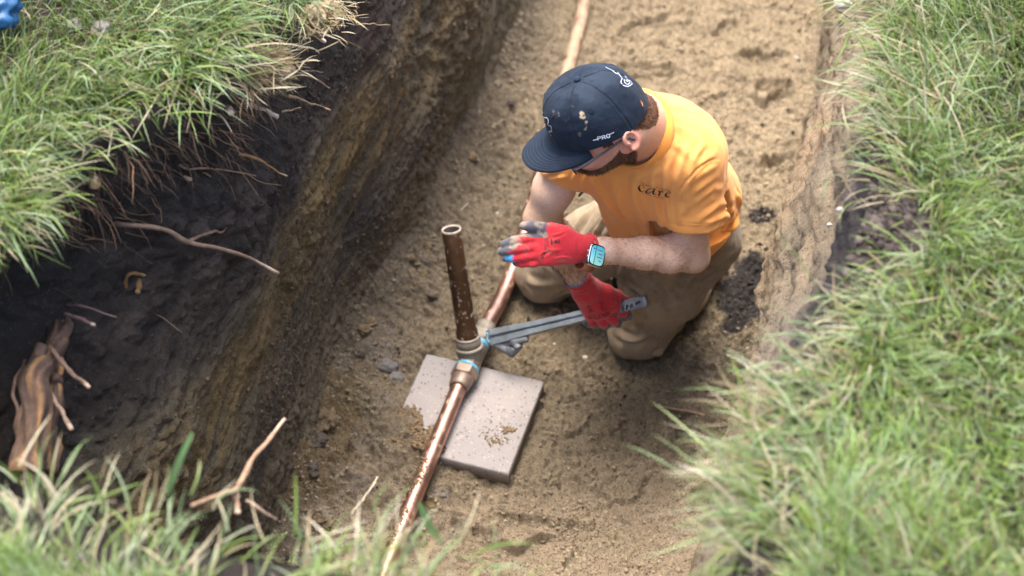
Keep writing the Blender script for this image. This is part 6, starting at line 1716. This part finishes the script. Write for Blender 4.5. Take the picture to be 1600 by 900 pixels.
def flow(x, y, base, seed):
    return base + 2.6 * fbm(x * 2.6, y * 2.6, oct=2, seed=seed) + 1.3 * vnoise(x * 10, y * 10, seed=seed + 3)
def lawn(name, label, n, sampler, base_az, Lr, seed, straw, tone=1.0, wdr=(.0013, .0036), lean=(.35, .45), bend=(.9, .5)):
    r = np.random.default_rng(seed)
    x, y = sampler(r, n); keep = (.25 if name == 'grass' and seed == 1003 else 0) + fbm(x * 7, y * 7, oct=3, seed=seed + 9) + r.uniform(-.1, 1.1, len(x)) * .9 > -.02
    x, y = x[keep], y[keep]; m = len(x)
    z = lawn_h(x, y) - .004
    clump = fbm(x * 5, y * 5, oct=2, seed=seed + 1)
    az = flow(x, y, base_az, seed) + r.normal(0, .95, m)
    L = (Lr[0] + (Lr[1] - Lr[0]) * r.beta(1.6, 1.8, m)) * (1 + .35 * clump)
    le = np.abs(r.normal(lean[0], lean[1], m)); be = r.normal(bend[0], bend[1], m)
    be = np.clip(be, -.2, 2.1); le = np.minimum(le, 1.5); be = np.minimum(be, 1.75 - le * .6)
    sc = tone * (1 + .3 * fbm(x * 3, y * 3, oct=2, seed=seed + 7))
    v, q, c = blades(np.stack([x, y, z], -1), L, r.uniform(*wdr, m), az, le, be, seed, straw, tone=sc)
    V, Q, Cc = v, [q], c
    o = part(name, V, Q, M['grass'], None, Cc); return tag(o, label, 'grass', kind='stuff')
def s_left(r, n):
    y = np.where(r.uniform(size=n) < .85, r.uniform(-1.80, .1, n), r.uniform(.1, 1.5, n)); x = rim_x(y) - .035 - .045 * np.exp(-((y + 1.12) / .16) ** 2) - r.uniform(0, 1, n) ** 1.35 * 1.0; return x, y
def s_right(r, n):
    y = np.where(r.uniform(size=n) < .9, r.uniform(-1.95, .15, n), r.uniform(.1, 1.5, n)); gap = .085 * np.exp(-((y + .96) / .16) ** 2) + .060 * sst(-1.0, -1.3, y) + .03; x = rim_xr(y) + gap + r.uniform(0, 1, n) ** 1.35 * .85; return x, y
def s_near(r, n):
    y = -1.835 - r.uniform(0, 1, n) ** 1.3 * .5; x = r.uniform(-1.3, 1.5, n); return x, y
lawn('grass', 'green lawn with long blades hanging over the left trench edge', 52000, s_left, -.45, (.035, .09), 1001, .08, tone=.60)  # tone darkens these greens to paint in the shade on this bank
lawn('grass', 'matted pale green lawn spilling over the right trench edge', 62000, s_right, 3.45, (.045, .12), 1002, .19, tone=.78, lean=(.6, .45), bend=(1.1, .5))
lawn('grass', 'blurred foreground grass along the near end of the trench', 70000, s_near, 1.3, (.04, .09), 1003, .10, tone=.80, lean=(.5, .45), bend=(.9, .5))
def fringe(name, label, pts, seed, straw):
    """tufts rooted at the rim that droop into the trench: pts = (px, py, z, count, heading px, heading py, length, spread)"""
    r = np.random.default_rng(seed); P, A, L = [], [], []
    for (px, py, z, n, hx_, hy_, ln, sp) in pts:
        c = at(px, py, z); h = at(px + hx_, py + hy_, z) - c; az = math.atan2(h[1], h[0])
        for _ in range(n):
            P.append(c + np.array([r.normal() * sp, r.normal() * sp, r.normal() * sp * .25])); A.append(az + r.normal() * .62); L.append(ln * r.uniform(.55, 1.25))
    P, A, L = np.array(P), np.array(A), np.array(L); n = len(P)
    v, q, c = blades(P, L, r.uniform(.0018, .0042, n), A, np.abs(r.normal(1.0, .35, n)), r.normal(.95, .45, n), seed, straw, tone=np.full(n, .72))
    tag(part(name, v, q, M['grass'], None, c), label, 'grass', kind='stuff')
fringe('grass', 'grass tufts drooping into the trench from the left rim', [
    (310, 70, 1.31, 260, 60, 50, .12, .035), (270, 110, 1.31, 280, 55, 70, .12, .035), (230, 50, 1.32, 150, 80, 40, .12, .04), (190, 150, 1.30, 150, 40, 60, .09, .03), (90, 200, 1.31, 150, 70, 35, .10, .035), (30, 250, 1.31, 170, 80, 20, .10, .03),
    (10, 310, 1.30, 190, 90, 30, .12, .03), (-25, 350, 1.29, 130, 90, 30, .12, .03), (130, 110, 1.32, 160, 60, 40, .11, .04), (462, -8, 1.28, 150, 14, 60, .10, .018), (440, -15, 1.28, 90, 8, 60, .09, .018), (330, 40, 1.31, 140, 70, 35, .11, .03), (350, 5, 1.31, 120, 60, 30, .11, .03)], 1101, .16)
fringe('grass', 'long grass tufts lying over the right trench rim', [
    (1420, 50, 1.31, 110, -80, 30, .13, .035), (1440, 120, 1.31, 170, -80, 30, .14, .035), (1450, 180, 1.31, 170, -80, -30, .14, .035), (1440, 240, 1.31, 120, -70, -30, .12, .03), (1460, 320, 1.31, 60, -80, -10, .12, .03), (1450, 430, 1.31, 150, -50, 60, .12, .03), (1400, 510, 1.31, 130, -80, 20, .12, .035),
    (1330, 560, 1.31, 110, -60, 20, .11, .03), (1290, 620, 1.31, 100, -80, 10, .12, .03), (1240, 690, 1.31, 120, -90, -10, .13, .03), (1215, 770, 1.31, 120, -90, 0, .13, .03), (1200, 850, 1.30, 120, -80, -10, .12, .03), (1400, 0, 1.31, 110, -60, 40, .12, .03), (1360, 290, 1.28, 10, -40, 70, .09, .03)], 1102, .34)
fringe('grass', 'wisps of foreground grass leaning over the near trench end', [
    (60, 830, 1.31, 120, 10, -60, .08, .05), (250, 890, 1.31, 120, 40, -60, .08, .05), (480, 940, 1.30, 120, 60, -40, .09, .05), (640, 960, 1.30, 100, 60, -40, .09, .05), (560, 950, 1.30, 80, -20, -50, .09, .05), (760, 960, 1.30, 40, 60, -40, .08, .05)], 1103, .28)
fringe('dry_grass', 'dry thatch bristling on the sod clumps at the left rim', [(400, 96, 1.215, 420, 60, 10, .045, .032), (420, 118, 1.18, 160, 50, 20, .035, .018), (500, 22, 1.175, 260, 30, 30, .045, .028), (380, 110, 1.24, 160, 60, 40, .06, .03)], 1104, 1.0)
# single broad blades that stand out in the foreground
for i, (a_, b_, c_, w_, lb) in enumerate([((262, 770, 1.30), (280, 720, 1.36), (300, 676, 1.40), .0095, 'broad green blade standing up before the dark left wall'), ((690, 850, 1.26), (668, 815, 1.33), (655, 785, 1.37), .010, 'broad green blade rising beside the front of the copper pipe'), ((1260, 545, 1.3), (1180, 575, 1.34), (1135, 580, 1.30), .004, 'single thin blade bent over the right floor edge')]):
    P = spline([at(*a_), at(*b_), at(*c_)], 12); sd = RGT if i < 2 else nrm(np.cross(P[-1] - P[0], FWD)); w = np.array([.8, 1, 1, 1, 1, .98, .95, .92, .9, .85, .75, .45])[:, None] * w_ / 2
    V = np.concatenate([P - sd * w, P + FWD * w * .35, P + sd * w]); q = np.concatenate([np.array([[k, k + 1, k + 13, k + 12] for k in range(11)]), np.array([[k + 12, k + 13, k + 25, k + 24] for k in range(11)])])
    tag(part('grass_blade', V, q, M['grass'], None, np.tile([.15, .25, .09], (len(V), 1)), loc=P[0]), lb, 'grass blade')
